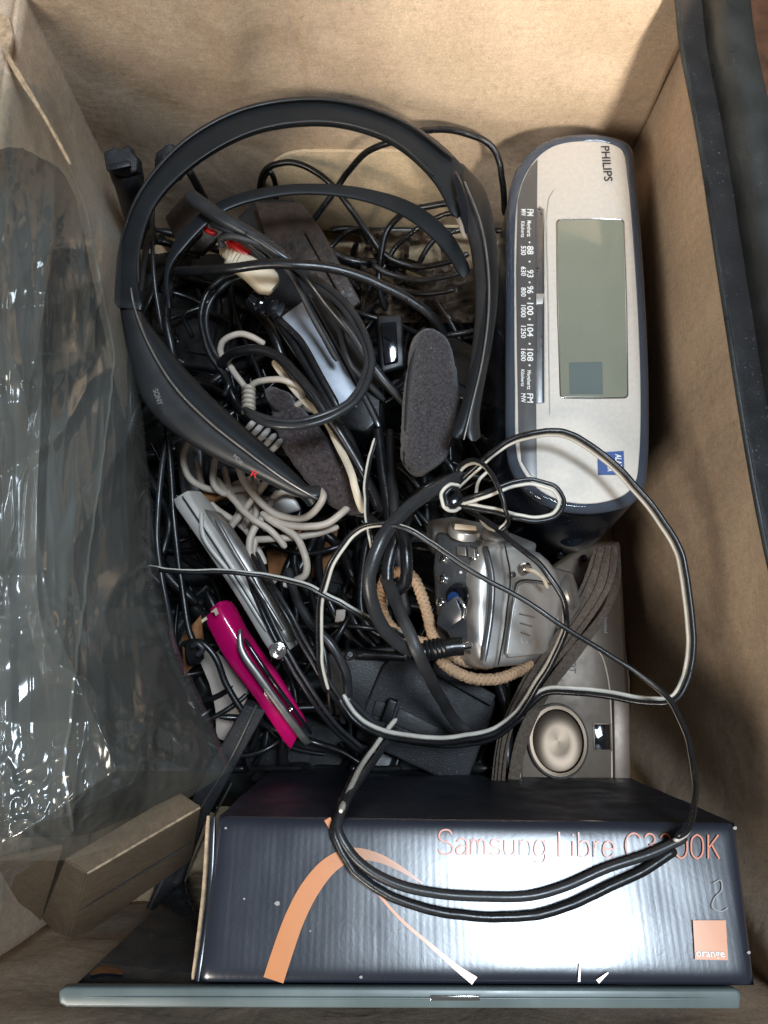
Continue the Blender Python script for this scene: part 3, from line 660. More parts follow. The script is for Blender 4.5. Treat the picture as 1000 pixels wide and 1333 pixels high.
# ear arms: two skins each, so that the crease line between them catches light
lA = [(146, 372), (150, 400), (160, 455), (178, 515), (205, 550), (255, 586), (325, 622), (390, 652), (414, 656)]
lM = [(170, 374), (175, 400), (192, 445), (225, 500), (268, 545), (318, 585), (368, 622), (400, 642), (414, 650)]
lB = [(190, 376), (190, 402), (215, 440), (258, 492), (305, 538), (350, 578), (390, 615), (408, 634), (416, 646)]
loft('ear_arm', zz(lA, 17.2, 15.8), zz(lM, 17.6, 16.2), 9, M['arm'], hp, cap=0.7, e=0.8, sink=0.6)
loft('ear_arm', zz(lM, 17.5, 16.1), zz(lB, 16.9, 15.8), 7, M['band'], hp, cap=0.7, e=0.9, sink=0.6)
loft('ridge_line', [(x-1.6, y+1, 17.75-1.4*i/7) for i, (x, y) in enumerate(lM)], [(x+1.4, y-1, 17.75-1.4*i/7) for i, (x, y) in enumerate(lM)], 2.0, M['steel'], hp)
rA = [(600, 200), (634, 238), (651, 300), (654, 380), (644, 460), (626, 535), (607, 576)]
rM = [(605, 235), (626, 290), (636, 350), (636, 410), (628, 470), (614, 530), (604, 572)]
rB = [(583, 252), (606, 310), (613, 360), (614, 410), (608, 470), (601, 525), (601, 570)]
loft('ear_arm', zz(rA, 16.8, 16.0), zz(rM, 17.6, 16.6), 8, M['band'], hp, e=0.8, sink=0.6)
loft('ear_arm', zz(rM, 17.6, 16.6), zz(rB, 17.0, 16.2), 9, M['arm'], hp, e=0.8, sink=0.6)
loft('ridge_line', [(x-1.6, y, 17.8-1.0*i/6) for i, (x, y) in enumerate(rM)], [(x+1.6, y, 17.8-1.0*i/6) for i, (x, y) in enumerate(rM)], 2.0, M['steel'], hp)
loft('arm_slot', [(589, 222, 17.75), (597, 260, 17.7), (606, 305, 17.6)], [(596, 222, 17.75), (609, 258, 17.7), (610, 300, 17.6)], 1.5, M['gloss'], hp)
PL = Plane(W(205, 548, 17.3), W(325, 620, 17), W(225, 500, 17.9))
text('arm_lettering', 'SONY', PL, (199, 508), (206, 528), 7, M['rubber_faint'], hp, .0022)
text('arm_lettering', 'MDR', PL, (303, 594), (314, 606), 5, M['rubber_faint'], hp, .0018)
text('arm_lettering', 'R', PL, (326, 619), (334, 623), 8, M['red'], hp, .0018)
# foam pads
def foam(A, B, z0, z1, th, m, nm='ear_pad'):
    o = loft(nm, zz(A, z0, z1), zz(B, z0, z1), th, m, hp, e=0.72, seg=40, n=14, sink=0.5, rounded=0.14)
    for v in o.data.vertices:
        c = v.co; d = 0.0006*noise.noise(c*260)+0.0009*noise.noise(c*70)+0.0003*noise.noise(c*800)
        v.co = c+(CAM-c).normalized()*d+Vector((d, d*.5, 0))
    return o
foam([(549, 424), (536, 440), (530, 480), (524, 540), (523, 590), (531, 612)], [(566, 421), (585, 440), (596, 480), (600, 530), (584, 588), (554, 617)], 15.0, 14.2, 22, M['foam'])
loft('pad_backing', zz([(546, 428), (533, 470), (526, 535), (523, 600)], 14.8, 14.0), zz([(556, 422), (546, 470), (537, 540), (534, 612)], 14.8, 14.0), 8, M['black_tex'], hp)
foam([(350, 515), (356, 556), (388, 608), (425, 650), (455, 668)], [(372, 506), (405, 540), (440, 588), (468, 630), (478, 664)], 12.8, 12.2, 20, M['foam_worn'])
foam([(345, 520), (343, 506), (352, 500)], [(360, 535), (374, 524), (380, 512)], 13.2, 13.4, 12, M['foam_worn'], 'pad_fold')

# ================================================================== SILVER COMPACT CAMERA
ca = thing('compact_camera', 'silver compact digital camera lying on its side with its back controls and battery door showing', 'camera')
slab('body', [(628, 704, 13.6), (668, 708, 13.4), (706, 718, 12.5), (728, 742, 12.0), (735, 778, 11.7), (724, 830, 11.8), (704, 858, 12.2), (656, 868, 13.1), (628, 866, 13.6), (618, 800, 13.7)], 50, M['silver'], ca, bev=5, smooth=2, seg=4)
slab('back_body', [(566, 690, 12.0), (630, 704, 13.3), (640, 780, 13.3), (626, 862, 13.3), (592, 842, 12.3), (566, 800, 12.0), (562, 740, 11.9)], 36, M['gun'], ca, bev=3, smooth=0, seg=3)
PB = Plane(W(570, 698, 12.0), W(630, 712, 13.35), W(592, 838, 12.3))
slab('control_panel', [PB.at(x, y, .0006) for x, y in ((571, 700), (600, 703), (628, 710), (636, 740), (636, 790), (622, 850), (594, 832), (575, 795), (569, 745))], 1.5, M['darkpanel'], ca, bev=0.7)
tube('body_seam', [(657, 708, 14.0), (664, 750, 14.05), (660, 800, 14.0), (648, 866, 13.75)], 0.0005, M['black'], ca, 6)
loft('side_band', [(625, 710, 13.7), (633, 750, 13.8), (632, 800, 13.8), (622, 858, 13.7)], [(633, 710, 13.9), (642, 750, 14.0), (640, 800, 14.0), (631, 862, 13.9)], 3, M['gun'], ca, e=0.8, sink=0.7)
PS = Plane(W(668, 740, 13.40), W(726, 770, 12.0), W(656, 860, 13.25))
slab('battery_door', [PS.at(x, y, .0022) for x, y in ((676, 762), (684, 758), (716, 762), (719, 768), (714, 846), (708, 851), (664, 856), (660, 850), (668, 790))], 2.4, M['silver'], ca, bev=0.4, smooth=0)
loft('door_seam', [PS.at(x, y, .0025) for x, y in ((657, 852), (666, 790), (674, 757), (700, 755), (719, 760))], [PS.at(x, y, .0025) for x, y in ((658.5, 852), (667.5, 790), (675, 759), (700, 757), (719, 762))], 0.8, M['black'], ca)
for i, y in enumerate((800, 812, 824)): loft('door_grip', [PS.at(676+i, y-2, .0028), PS.at(697-i*3, y+2, .0022)], [PS.at(676+i, y, .0028), PS.at(697-i*3, y+4, .0028)], 0.9, M['chrome'], ca)
text('side_lettering', 'USB', PS, (678, 836), (692, 838), 5, M['ink_white'], ca, .0022)
button('screw', PS.at(668, 748, .0012), PS.n, 1.6, 0.8, M['gun'], ca)
lathe('strap_lug', PS.at(683, 740, .001), (PS.n+Vector((.3, .3, 0))), [(3.2, 0), (3.2, 1.5), (2.4, 3), (1.2, 3.2), (1.2, 2.0)], M['chrome'], ca)
for x, y, r in ((578, 726, 2.6), (577, 753, 2.6), (574, 784, 2.6), (618, 723, 3.0)): button('round_button', PB.at(x, y, .0010), PB.n, r, 1.8, M['chrome'], ca)
slab('zoom_key', [PB.at(x, y, .0030) for x, y in ((594, 710), (606, 712), (607, 724), (595, 722))], 2.0, M['steel'], ca, bev=0.5)
slab('zoom_key', [PB.at(x, y, .0030) for x, y in ((608, 712), (618, 714), (619, 727), (609, 725))], 2.0, M['steel'], ca, bev=0.5)
for i, (x, y) in enumerate(((613, 750), (616, 758), (611, 764), (619, 766), (622, 772), (600, 745))): button('mark', PB.at(x, y, .0008), PB.n, 0.8, 0.5, M['ink_white'], ca, seg=10)
lathe('control_ring', PB.at(597, 776, .0008), PB.n, [(6.8, 0), (6.8, 1.4), (6.0, 2.2), (4.4, 2.0), (4.0, 1.0), (3.6, 1.0)], M['gloss'], ca)
lathe('control_ring', PB.at(592, 779, .0012), PB.n, [(3.4, 0), (3.4, 2.2), (2.6, 2.9), (1.2, 3.2)], M['blue'], ca)
slab('jack_cover', [(574, 790, 13.0), (592, 776, 13.6), (600, 795, 13.6), (602, 806, 13.5), (580, 822, 12.9), (568, 812, 12.7)], 1.6, M['gun'], ca, bev=0.6)
loft('jack_cover_edge', [(595, 778, 13.8), (603, 792, 13.8), (601, 806, 13.6)], [(600, 777, 13.8), (608, 792, 13.8), (605, 808, 13.6)], 1.4, M['chrome'], ca)
slab('top_plate', [(556, 676, 10.6), (590, 670, 10.9), (632, 682, 11.6), (700, 706, 11.6), (690, 716, 12.6), (628, 703, 13.0), (564, 692, 11.7)], 16, M['silver'], ca, bev=2)
lathe('mode_dial', W(606, 689, 12.6), Vector((0.1, 0.75, 0.65)), [(9.2, -3), (9.2, 1.0), (8.8, 1.6), (6, 2.0)], M['silver'], ca)
lathe('shutter_button', W(645, 694, 12.8), Vector((0.1, 0.7, 0.7)), [(7.5, -3), (7.5, 0.8), (6.6, 1.4), (4, 1.2)], M['steel'], ca)
slab('power_switch', [(592, 681, 13.3), (620, 684, 13.6), (621, 690, 13.6), (591, 689, 13.3)], 2, M['cream'], ca, bev=0.6)
lathe('lens_ring', W(738, 772, 10.6), Vector((1, .1, .5)), [(12, -4), (12, 3), (10, 4.5), (8, 4)], M['steel'], ca)
slab('lens_cover', [(715, 735, 11.8), (748, 745, 11.2), (760, 790, 11.0), (740, 815, 11.2), (728, 820, 11.8)], 8, M['steel'], ca, bev=2)
PCm = Plane(W(576, 838, 12.8), W(650, 850, 12.8), W(600, 860, 12.8))

# ================================================================== BRONZE CAMERA + STRAP
bz = thing('bronze_camera', 'flat bronze camera body with large round dial under a webbing strap beside the right panel', 'camera')
ZB = 7.2
PZ = Plane(W(700, 900, ZB), W(800, 900, ZB), W(750, 1000, ZB))
slab('body', [(684, 760, ZB), (760, 706, ZB), (806, 702, ZB), (812, 760, ZB), (820, 900, ZB), (822, 1038, ZB), (674, 1040, ZB), (676, 900, ZB)], 30, M['bronze'], bz, bev=3)
slab('edge_strip', [PZ.at(x, y, .002) for x, y in ((798, 905), (820, 905), (822, 1036), (800, 1036))], 4, M['bronze_dk'], bz, bev=0.8)
loft('contour_line', [PZ.at(x, y, .0002) for x, y in ((760, 835), (780, 850), (790, 880), (794, 920), (796, 1036))], [PZ.at(x, y, .0002) for x, y in ((761, 833), (782, 849), (792.5, 880), (796.5, 920), (798.5, 1036))], 1.2, M['cream'], bz)
lathe('dial', PZ.at(725, 964), PZ.n, [(20.5, 0), (20.5, 3.0), (19.6, 3.8), (17.6, 3.8), (17.2, 2.2), (16.6, 2.0), (8, 2.1), (1, 2.1)], M['dial'], bz, seg=56, sx=0.84)
lathe('dial_rim', PZ.at(725, 964), PZ.n, [(21.0, 0.5), (21.2, 1.5), (20.7, 3.9), (19.9, 4.2), (19.7, 3.9)], M['steel'], bz, seg=56, sx=0.84, cap=False)
slab('sensor_window', [PZ.at(x, y, .0008) for x, y in ((774, 943), (794, 943), (795, 976), (775, 976))], 1.0, M['gloss'], bz, bev=0.2)
slab('sensor_frame', [PZ.at(x, y, .0004) for x, y in ((772, 941), (796, 941), (797, 978), (773, 978))], 1.0, M['bronze_dk'], bz, bev=0.2)
slab('corner_trim', [PZ.at(x, y, .001) for x, y in ((676, 1012), (716, 1012), (720, 1018), (676, 1018))], 2.0, M['steel'], bz, bev=0.4)
slab('corner_trim', [PZ.at(x, y, .001) for x, y in ((676, 960), (679, 960), (679, 1016), (676, 1016))], 2.0, M['steel'], bz, bev=0.4)
text('body_lettering', 'SHOT', PZ, (742, 845), (742, 876), 8, M['ink_black'], bz, .0004)
text('body_lettering', '4.1 - 12', PZ, (730, 868), (730, 900), 5, M['ink_black'], bz, .0004)
text('body_lettering', 'Digital', PZ, (786, 800), (787, 824), 4, M['ink_grey'], bz, .0004)
st = thing('camera_strap', 'brown woven webbing strap running down from behind the clock radio over the bronze camera', 'strap')
loft('webbing', [(774, 712, 9.8), (752, 770, 10.3), (712, 828, 10.0), (672, 900, 9.6), (648, 960, 9.4), (638, 1032, 9)], [(806, 708, 9.8), (798, 760, 10.3), (750, 835, 10.0), (704, 890, 9.6), (668, 950, 9.4), (656, 1034, 9)], 2.4, M['web'], st, e=0.4, n=10)
loft('webbing', [(788, 712, 8.8), (790, 780, 9.0), (738, 850, 8.8), (702, 900, 8.8), (672, 960, 8.6), (658, 1034, 8.4)], [(808, 704, 8.8), (806, 770, 9.0), (762, 845, 8.8), (716, 905, 8.8), (690, 960, 8.6), (672, 1036, 8.4)], 2.4, M['web'], st, e=0.4, n=10)
for k_ in (0.2, 0.5, 0.8):
    a = [(774, 712, 10.0), (752, 770, 10.5), (712, 828, 10.2), (672, 900, 9.8), (648, 960, 9.6), (638, 1032, 9.2)]; b = [(806, 708, 10.0), (798, 760, 10.5), (750, 835, 10.2), (704, 890, 9.8), (668, 950, 9.6), (656, 1034, 9.2)]
    tube('stitched_rib', [(p[0]+(q[0]-p[0])*k_, p[1]+(q[1]-p[1])*k_, p[2]-.03) for p, q in zip(a, b)], 0.0004, M['web'], st, 6)
slab('strap_end', [(641, 1026, 9.4), (672, 1026, 9.3), (670, 1036, 9.2), (640, 1034, 9.2)], 3, M['bronze_dk'], st, bev=0.6)

# ================================================================== PHONES, SLABS, ADAPTERS
t = thing('grey_phone', 'light grey sliding phone standing on edge above the magenta one', 'phone')
loft('body', [(220, 652, 12.6), (262, 712, 12.4), (310, 785, 12.0), (344, 842, 11.6), (356, 858, 11.5)], [(242, 638, 13), (284, 704, 12.8), (330, 775, 12.4), (362, 828, 12), (372, 850, 11.8)], 22, M['greyplastic'], t, e=0.35, cap=0.8)
loft('seam', [(236, 646, 13.1), (280, 712, 12.9), (322, 778, 12.6), (360, 842, 12.1)], [(238, 645, 13.1), (282, 711, 12.9), (324, 777, 12.6), (362, 841, 12.1)], 1.2, M['black'], t)
loft('slide_half', [(262, 660, 12.6), (300, 722, 12.4), (340, 786, 12), (372, 836, 11.6)], [(292, 666, 12.2), (330, 722, 12), (364, 780, 11.6), (390, 832, 11.2)], 18, M['steel'], t, e=0.5, cap=0.8)
loft('trim', [(258, 668, 13.0), (262, 700, 13.0), (300, 752, 12.7), (345, 822, 12.3)], [(264, 664, 13.0), (268, 698, 13.0), (305, 748, 12.7), (350, 820, 12.3)], 3, M['greyplastic'], t, e=0.7)
loft('inner_rail', [(278, 676, 12.9), (304, 722, 12.7), (338, 776, 12.4), (366, 822, 12)], [(283, 674, 12.9), (309, 720, 12.7), (343, 774, 12.4), (371, 820, 12)], 2.5, M['steel'], t)
lathe('hinge_cap', W(362, 847, 13.0), Vector((.1, -.2, 1)), [(4.6, -6), (4.6, 0), (4.2, 0.8), (3.6, 0.9), (3.2, -0.6), (2.4, -0.8), (2.0, .5), (0.8, .9)], M['chrome'], t)
t = thing('magenta_phone', 'glossy magenta folding phone with chipped corner lying below the light grey phone', 'phone')
loft('front_half', [(262, 806, 10.4), (290, 858, 10.2), (330, 912, 9.6), (376, 980, 8.6)], [(284, 790, 11.2), (316, 838, 10.8), (352, 894, 10.2), (392, 950, 9.2)], 16, M['pink'], t, e=0.4, cap=0.85)
loft('back_half', [(286, 782, 10.4), (318, 828, 10.2), (356, 880, 9.6), (394, 938, 8.8)], [(302, 780, 9.6), (334, 832, 9.4), (370, 884, 9), (402, 940, 8.4)], 12, M['pink'], t, e=0.5, cap=0.85)
loft('steel_trim', [(309, 820, 11.6), (310, 848, 11.5), (332, 884, 11.1), (368, 934, 10.3), (396, 972, 9.4)], [(314, 818, 11.6), (318, 844, 11.5), (342, 880, 11.1), (378, 930, 10.3), (406, 968, 9.4)], 4, M['steel'], t, e=0.6)
loft('seam', [(316, 832, 11.5), (344, 876, 11.2), (384, 930, 10.4), (404, 958, 9.6)], [(320, 830, 11.5), (349, 873, 11.2), (388, 927, 10.4), (408, 955, 9.6)], 2.5, M['gloss'], t)
for P in ([(262, 807, 11.4), (268, 803, 11.5), (270, 806, 11.5), (263, 811, 11.4)], [(274, 797, 11.7), (281, 791, 11.9), (284, 799, 11.9), (281, 802, 11.8), (279, 797, 11.8)]): slab('chipped_paint', P, .6, M['cream'], t, bev=0)
button('lanyard_hole', W(379, 923, 10.9), Vector((0, 0, 1)), 1.2, .8, M['chrome'], t)
cd = slab('curved_card', [(256, 846, 6.8), (282, 850, 7), (322, 895, 7), (312, 930, 6), (296, 964, 5.2), (283, 960, 5), (280, 925, 5.6), (272, 890, 6.2)], 2, M['offwhite'], bev=0.6, smooth=3)
tag(cd, 'off-white curved plastic card tucked below the magenta phone', 'card')
t = thing('black_flat_stick', 'long flat black gadget with pale edges sloping down beside the printed phone box', 'gadget')
slab('body', [(318, 918, 9.5), (346, 926, 9.5), (300, 1010, 7.5), (262, 1080, 6.0), (222, 1190, 3.8), (190, 1184, 3.8), (230, 1080, 6.0), (268, 1005, 7.5)], 9, M['black_tex'], t, bev=1)
loft('pale_edge', [(332, 918, 9.9), (300, 985, 8.4), (240, 1085, 6.2), (192, 1184, 4.1)], [(335, 919, 9.9), (303, 986, 8.4), (243, 1086, 6.2), (195, 1185, 4.1)], 1.2, M['steel'], t)
loft('pale_edge', [(300, 1020, 7.5), (264, 1090, 6.0), (222, 1190, 4.1)], [(303, 1020, 7.5), (267, 1090, 6.0), (225, 1190, 4.1)], 1.2, M['steel'], t)
loft('recessed_grip', [(246, 1098, 5.9), (232, 1130, 5.2), (222, 1152, 4.9)], [(254, 1101, 5.9), (241, 1133, 5.2), (230, 1156, 4.9)], 1.5, M['black_tex'], t)

t = thing('power_adapter', 'matt black power adapter block under the braided tan cord, near the phone box', 'adapter')
slab('body', [(498, 866, 8.6), (520, 848, 8.6), (646, 912, 8.4), (642, 930, 8.2), (612, 1012, 7.2), (590, 1022, 7.0), (462, 962, 7.4), (466, 940, 7.6)], 32, M['black_tex'], t, bev=2)
slab('raised_rib', [(566, 858, 9.0), (646, 905, 8.9), (640, 920, 8.8), (560, 876, 8.9)], 5, M['black_tex'], t, bev=1)
slab('rating_label', [(490, 912, 8.2), (512, 918, 8.2), (508, 938, 8.0), (484, 930, 8.0)], 1, M['rubber_mat'], t, bev=0.3)
slab('rating_label', [(520, 922, 8.15), (572, 948, 8.0), (560, 962, 7.85), (512, 942, 8.0)], 1, M['rubber_mat'], t, bev=0.3)
slab('clip', [(506, 910, 9.2), (518, 914, 9.2), (508, 944, 8.8), (496, 940, 8.8)], 6, M['black'], t, bev=1)
t = thing('square_adapter', 'square black charger block between the magenta phone and the matt adapter', 'adapter')
slab('body', [(424, 850, 8.2), (520, 838, 8.2), (492, 930, 7.6), (436, 935, 7.6)], 28, M['black'], t, bev=2)
lathe('moulded_post', W(456, 852, 8.6), Vector((0, 0, 1)), [(3, -2), (3, 1), (2.2, 1.4), (1.6, .4)], M['black'], t)
loft('moulded_tube', [(460, 844, 8.8), (500, 846, 8.8), (536, 850, 8.8)], [(460, 858, 8.8), (500, 860, 8.8), (536, 862, 8.8)], 8, M['black'], t)
t = thing('media_unit', 'black slab-shaped unit with bright silver label lying under the headphones', 'electronic device')
ZM = 10.6
slab('body', [(298, 292, ZM), (330, 258, ZM), (384, 256, ZM), (440, 350, ZM), (498, 500, ZM), (497, 545, ZM), (478, 562, ZM), (440, 556, ZM-.5), (380, 440, ZM-.5)], 30, M['black'], t, bev=3)
PM = Plane(W(380, 400, ZM), W(470, 520, ZM), W(420, 520, ZM-.15))
slab('silver_label', [PM.at(x, y, .0012) for x, y in ((356, 420), (400, 388), (470, 516), (464, 530), (426, 526))], 1.5, M['bluegrey'], t, bev=0.4)
loft('edge_trim', [PM.at(x, y, .002) for x, y in ((400, 382), (432, 440), (478, 530), (490, 556))], [PM.at(x, y, .002) for x, y in ((406, 380), (439, 438), (484, 527), (496, 553))], 2.2, M['gun'], t)
slab('side_step', [(404, 386, ZM+.35), (446, 392, ZM+.35), (496, 500, ZM+.35), (494, 545, ZM+.35)], 4, M['black'], t, bev=1)
t = thing('leather_pouch', 'worn dark brown leather pouch behind the inner headband', 'pouch')
slab('flap', [(330, 262, 11.6), (392, 262, 12.0), (420, 300, 12.0), (470, 392, 11.6), (452, 410, 11.4), (392, 352, 11.6), (352, 330, 11.6)], 5, M['leather'], t, bev=1.4)
slab('worn_edge', [(396, 300, 12.15), (404, 298, 12.15), (442, 360, 12.0), (452, 388, 11.9), (444, 386, 11.9)], 1.5, M['leather'], t, bev=0.4)
slab('side_flap', [(214, 282, 11.0), (246, 246, 11.4), (300, 292, 11.4), (262, 330, 11), (232, 322, 11)], 5, M['leather'], t, bev=1.4)
t = thing('crumpled_wrap', 'crumpled smoky plastic wrap beneath the coiled black leads near the far panel', 'plastic wrap')
grid('film', lambda u, v: W(470+150*u, 300+120*v, 5.5+2.0*nz(u*6, v*6, 1)+1.2*nz(u*15, v*15, 2)), 60, 50, M['wrap'], t)
t = thing('black_charger_plug', 'small black plug block standing beside the upright foam ear pad', 'plug')
slab('body', [(490, 410, 10), (524, 408, 10), (528, 478, 9.4), (496, 486, 9.4)], 26, M['black'], t, bev=2)
slab('face', [(496, 420, 10.3), (516, 418, 10.3), (519, 470, 9.8), (501, 474, 9.8)], 2, M['gloss'], t, bev=0.6)
t = thing('round_knurled_plug', 'chunky black connector standing in the far left corner of the box', 'connector')
lathe('grip', W(164, 222, 12), Vector((.1, .15, 1)), [(9.6, -60), (9.6, -8), (10.4, -6), (10.4, 0), (9.4, 2)], M['black'], t, seg=18)
slab('notched_cap', [(134, 198, 13.2), (150, 190, 13.4), (154, 195, 13.3), (168, 188, 13.4), (172, 198, 13.3), (180, 205, 13), (178, 222, 12.8), (160, 230, 12.6), (138, 222, 12.8)], 10, M['black_tex'], t, bev=1.5)
slab('key', [(140, 214, 13.6), (168, 208, 13.6), (170, 216, 13.5), (144, 222, 13.5)], 3, M['black'], t, bev=.6)
t = thing('rounded_plug_head', 'rounded black plug head poking up behind the left of the headband', 'connector')
loft('head', [(198, 240, 11), (200, 200, 13), (216, 184, 13.4)], [(236, 244, 11), (238, 206, 13), (224, 184, 13.4)], 16, M['black_tex'], t, e=0.8)
loft('rib', [(205, 222, 13), (210, 200, 13.9)], [(212, 224, 13), (216, 202, 13.9)], 3, M['rubber_grey'], t)

# ================================================================== RCA PLUGS AND WHITE PLUGS
t = thing('white_audio_plug', 'cream phono plug with ribbed sleeve under the thick black lead', 'plug')
ax = [(284, 318, 14.6), (300, 330, 14.6), (330, 348, 14.4), (358, 372, 14.0)]
loft('grip', [(304, 322, 14.8), (330, 330, 14.7), (362, 352, 14.4), (366, 366, 14.2)], [(288, 338, 14.8), (314, 354, 14.7), (338, 376, 14.4), (354, 380, 14.2)], 11, M['cream'], t, e=0.7)
for i in range(7):
    f = i/6; x = 287+f*22; y = 318+f*17; hw = 7.5+f*4
    loft('rib', [(x+hw*.55, y-hw, 14.9)]*1+[(x+hw*.55+2.4, y-hw+1.6, 14.9)], [(x-hw*.55, y+hw*.8, 14.9), (x-hw*.55+2.4, y+hw*.8+1.6, 14.9)], 9+f*2, M['cream'], t, e=0.9, n=2)
lathe('cable_hole', W(287, 322, 15.3), Vector((-.6, .5, .6)), [(2.3, 0), (2.3, .6), (1.8, .9)], M['rubber_grey'], t)
t = thing('red_audio_plug', 'red phono plug behind the cream one, half hidden by leads', 'plug')
tube('sleeve', [(284, 286, 14.2), (274, 284, 14.3), (268, 292, 14.4), (270, 300, 14.4), (282, 303, 14.4)], 0.0017, M['red'], t)
loft('grip', [(296, 306, 14.9), (312, 314, 14.9), (330, 326, 14.6)], [(292, 314, 14.9), (306, 324, 14.9), (322, 338, 14.6)], 7, M['red'], t, e=.7)
loft('grip', [(338, 322, 14.6), (348, 328, 14.5)], [(336, 327, 14.6), (346, 334, 14.5)], 4, M['red'], t, e=.7)
t = thing('lead_connector', 'black threaded lead connector below the cream plug', 'connector')
loft('shell', [(330, 372, 13.2), (350, 384, 13), (370, 392, 12.6)], [(318, 390, 13.2), (334, 402, 13), (352, 408, 12.6)], 12, M['gloss'], t, e=.8)
for i in range(4): loft('ring', [(344+i*8, 374+i*5, 13.5), (346+i*8, 375+i*5, 13.5)], [(328+i*8, 396+i*4, 13.5), (330+i*8, 397+i*4, 13.5)], 11, M['black'], t, n=2)
t = thing('usb_plug', 'beige flat computer plug with translucent boot among the beige loops', 'plug')
slab('shell', [(300, 628, 10.6), (326, 618, 10.8), (340, 650, 10.6), (318, 690, 10.2), (308, 672, 10.2)], 8, M['beige'], t, bev=1.5)
slab('metal_tip', [(262, 642, 10.2), (300, 634, 10.4), (302, 646, 10.4), (264, 654, 10.2)], 5, M['copper'], t, bev=.6)
slab('boot', [(330, 652, 10.8), (380, 640, 10.8), (392, 664, 10.6), (352, 676, 10.4)], 5, M['greyplastic'], t, bev=1.5)
slab('clip', [(356, 600, 11.6), (372, 612, 11.6), (364, 622, 11.5), (348, 610, 11.5)], 4, M['beige'], t, bev=.8)
pl = slab('white_plug_tip', [(368, 755, 11), (388, 752, 11), (390, 762, 10.9), (378, 767, 10.9), (368, 764, 10.9)], 4, M['white_wire'], bev=1)
tag(pl, 'small white plug tip hanging just under the speaker wire', 'plug')
t = thing('beige_block', 'pale grey square block glimpsed left of the beige loops under the headphone arm', 'adapter')
slab('body', [(226, 575, 8), (262, 560, 8), (268, 640, 7.5), (236, 648, 7.5)], 20, M['gun'], t, bev=2)
sm = slab('tan_scrap', [(438, 794, 8.5), (450, 793, 8.5), (449, 808, 8.4), (436, 810, 8.4)], 2, M['offwhite'], bev=.3)
tag(sm, 'tiny tan card scrap among the black leads beside the braided cord', 'scrap')

# ================================================================== LEADS AND CABLES
RB, RG, RM = M['rubber'], M['rubber_grey'], M['rubber_mat']
C = cable
C('black_lead', 'thin black lead arching up from behind the headband to the clock radio', [(398, 305, 8), (405, 290, 9), (438, 245, 11), (452, 225, 12), (478, 198, 14), (512, 183, 15), (540, 172, 15), (565, 169, 14.5), (600, 172, 14), (632, 184, 13.5), (648, 205, 13), (655, 235, 12), (656, 280, 10)], 2.0, RB)
C('black_lead', 'black lead looping low in front of the hand hole', [(342, 285, 7), (338, 245, 9), (348, 220, 10.5), (372, 211, 11), (398, 217, 11), (430, 238, 10.5), (455, 270, 9.5), (480, 305, 9), (502, 333, 8.5), (540, 347, 8.2), (580, 342, 8.5), (610, 330, 9)], 2.1, RB)
C('black_lead', 'second black lead crossing under the first near the hand hole', [(336, 268, 7), (341, 240, 8.2), (352, 224, 9.5), (360, 250, 8), (355, 290, 7)], 1.9, RB)
C('black_lead', 'black lead curving down from the inner headband in the far right of the tangle', [(600, 262, 11), (560, 268, 10.5), (528, 275, 10), (505, 300, 9.5), (495, 340, 9), (495, 375, 8.5), (502, 405, 7.5)], 2.2, RB)
C('black_lead', 'thin black lead behind the right headphone arm', [(608, 300, 9), (590, 278, 9.5), (565, 285, 9), (540, 300, 8.5), (515, 322, 8), (498, 350, 7.6), (478, 380, 7)], 1.8, RB)
C('black_lead', 'black lead running level into the right headphone arm', [(485, 345, 9.2), (505, 356, 9), (540, 364, 8.8), (580, 360, 9), (612, 350, 9.5)], 2.0, RG)
C('black_lead', 'black lead sagging under the level one into the right headphone arm', [(470, 350, 8), (500, 368, 8), (545, 382, 7.6), (590, 378, 8)], 2.0, RB)
C('grey_lead', 'short bright-edged lead end near the plug block by the foam pad', [(588, 268, 12.5), (598, 288, 12.5), (606, 310, 12)], 1.6, M['beige'])
C('thick_black_lead', 'thick glossy black lead crossing level over the cream plug', [(226, 354, 14), (262, 352, 15), (300, 349, 15.8), (345, 344, 16.2), (390, 345, 16.2), (440, 351, 15.8), (490, 368, 15.2), (530, 388, 14.6), (560, 410, 14), (578, 436, 13)], 3.1, RB, flat=0.8)
C('grey_loop_lead', 'dark grey twin lead forming the big loop below the headband', [(395, 355, 14), (425, 372, 14.6), (455, 400, 15.2), (475, 435, 15.6), (484, 470, 15.8), (478, 500, 16), (458, 527, 16.2), (425, 546, 16.4), (385, 556, 16.4), (352, 553, 16.2), (322, 540, 15.4)], 1.9, RG)
C('grey_loop_lead', 'inner strand of the big loop lead below the headband', [(400, 362, 13.8), (425, 380, 14.4), (450, 406, 15), (470, 440, 15.4), (478, 470, 15.6), (472, 498, 15.8), (454, 522, 16), (422, 540, 16.2), (385, 549, 16.2), (352, 546, 16), (318, 532, 15.2)], 1.8, RG)
C('sleeved_lead', 'fat grey cable sleeve with an open end by the red plug', [(246, 254, 15.6), (268, 270, 15.8), (295, 288, 15.8), (325, 305, 15.6), (350, 322, 15.3), (372, 338, 15)], [5.6]*0 or 4.4, RG)
C('grey_lead', 'lead leaving the sleeve and passing over the silver label unit', [(318, 302, 15.8), (345, 318, 15.6), (375, 338, 15.2), (400, 362, 14.2), (425, 395, 13.4), (450, 425, 12.8), (475, 460, 12.4), (500, 495, 12), (530, 528, 11.2)], 2.6, RG)
C('grey_lead', 'lead bending from the red plug toward the sleeve', [(290, 322, 15.3), (288, 312, 15.6), (300, 307, 15.9), (322, 312, 15.8), (348, 326, 15.3), (372, 348, 14.6), (392, 380, 13.6), (412, 420, 12.6), (440, 470, 12)], 2.0, RM)
C('grey_lead', 'lead curling from inside the red plug', [(276, 293, 15), (282, 294, 15.3), (300, 302, 15.6), (325, 318, 15.3), (350, 340, 14.6)], 2.2, RG)
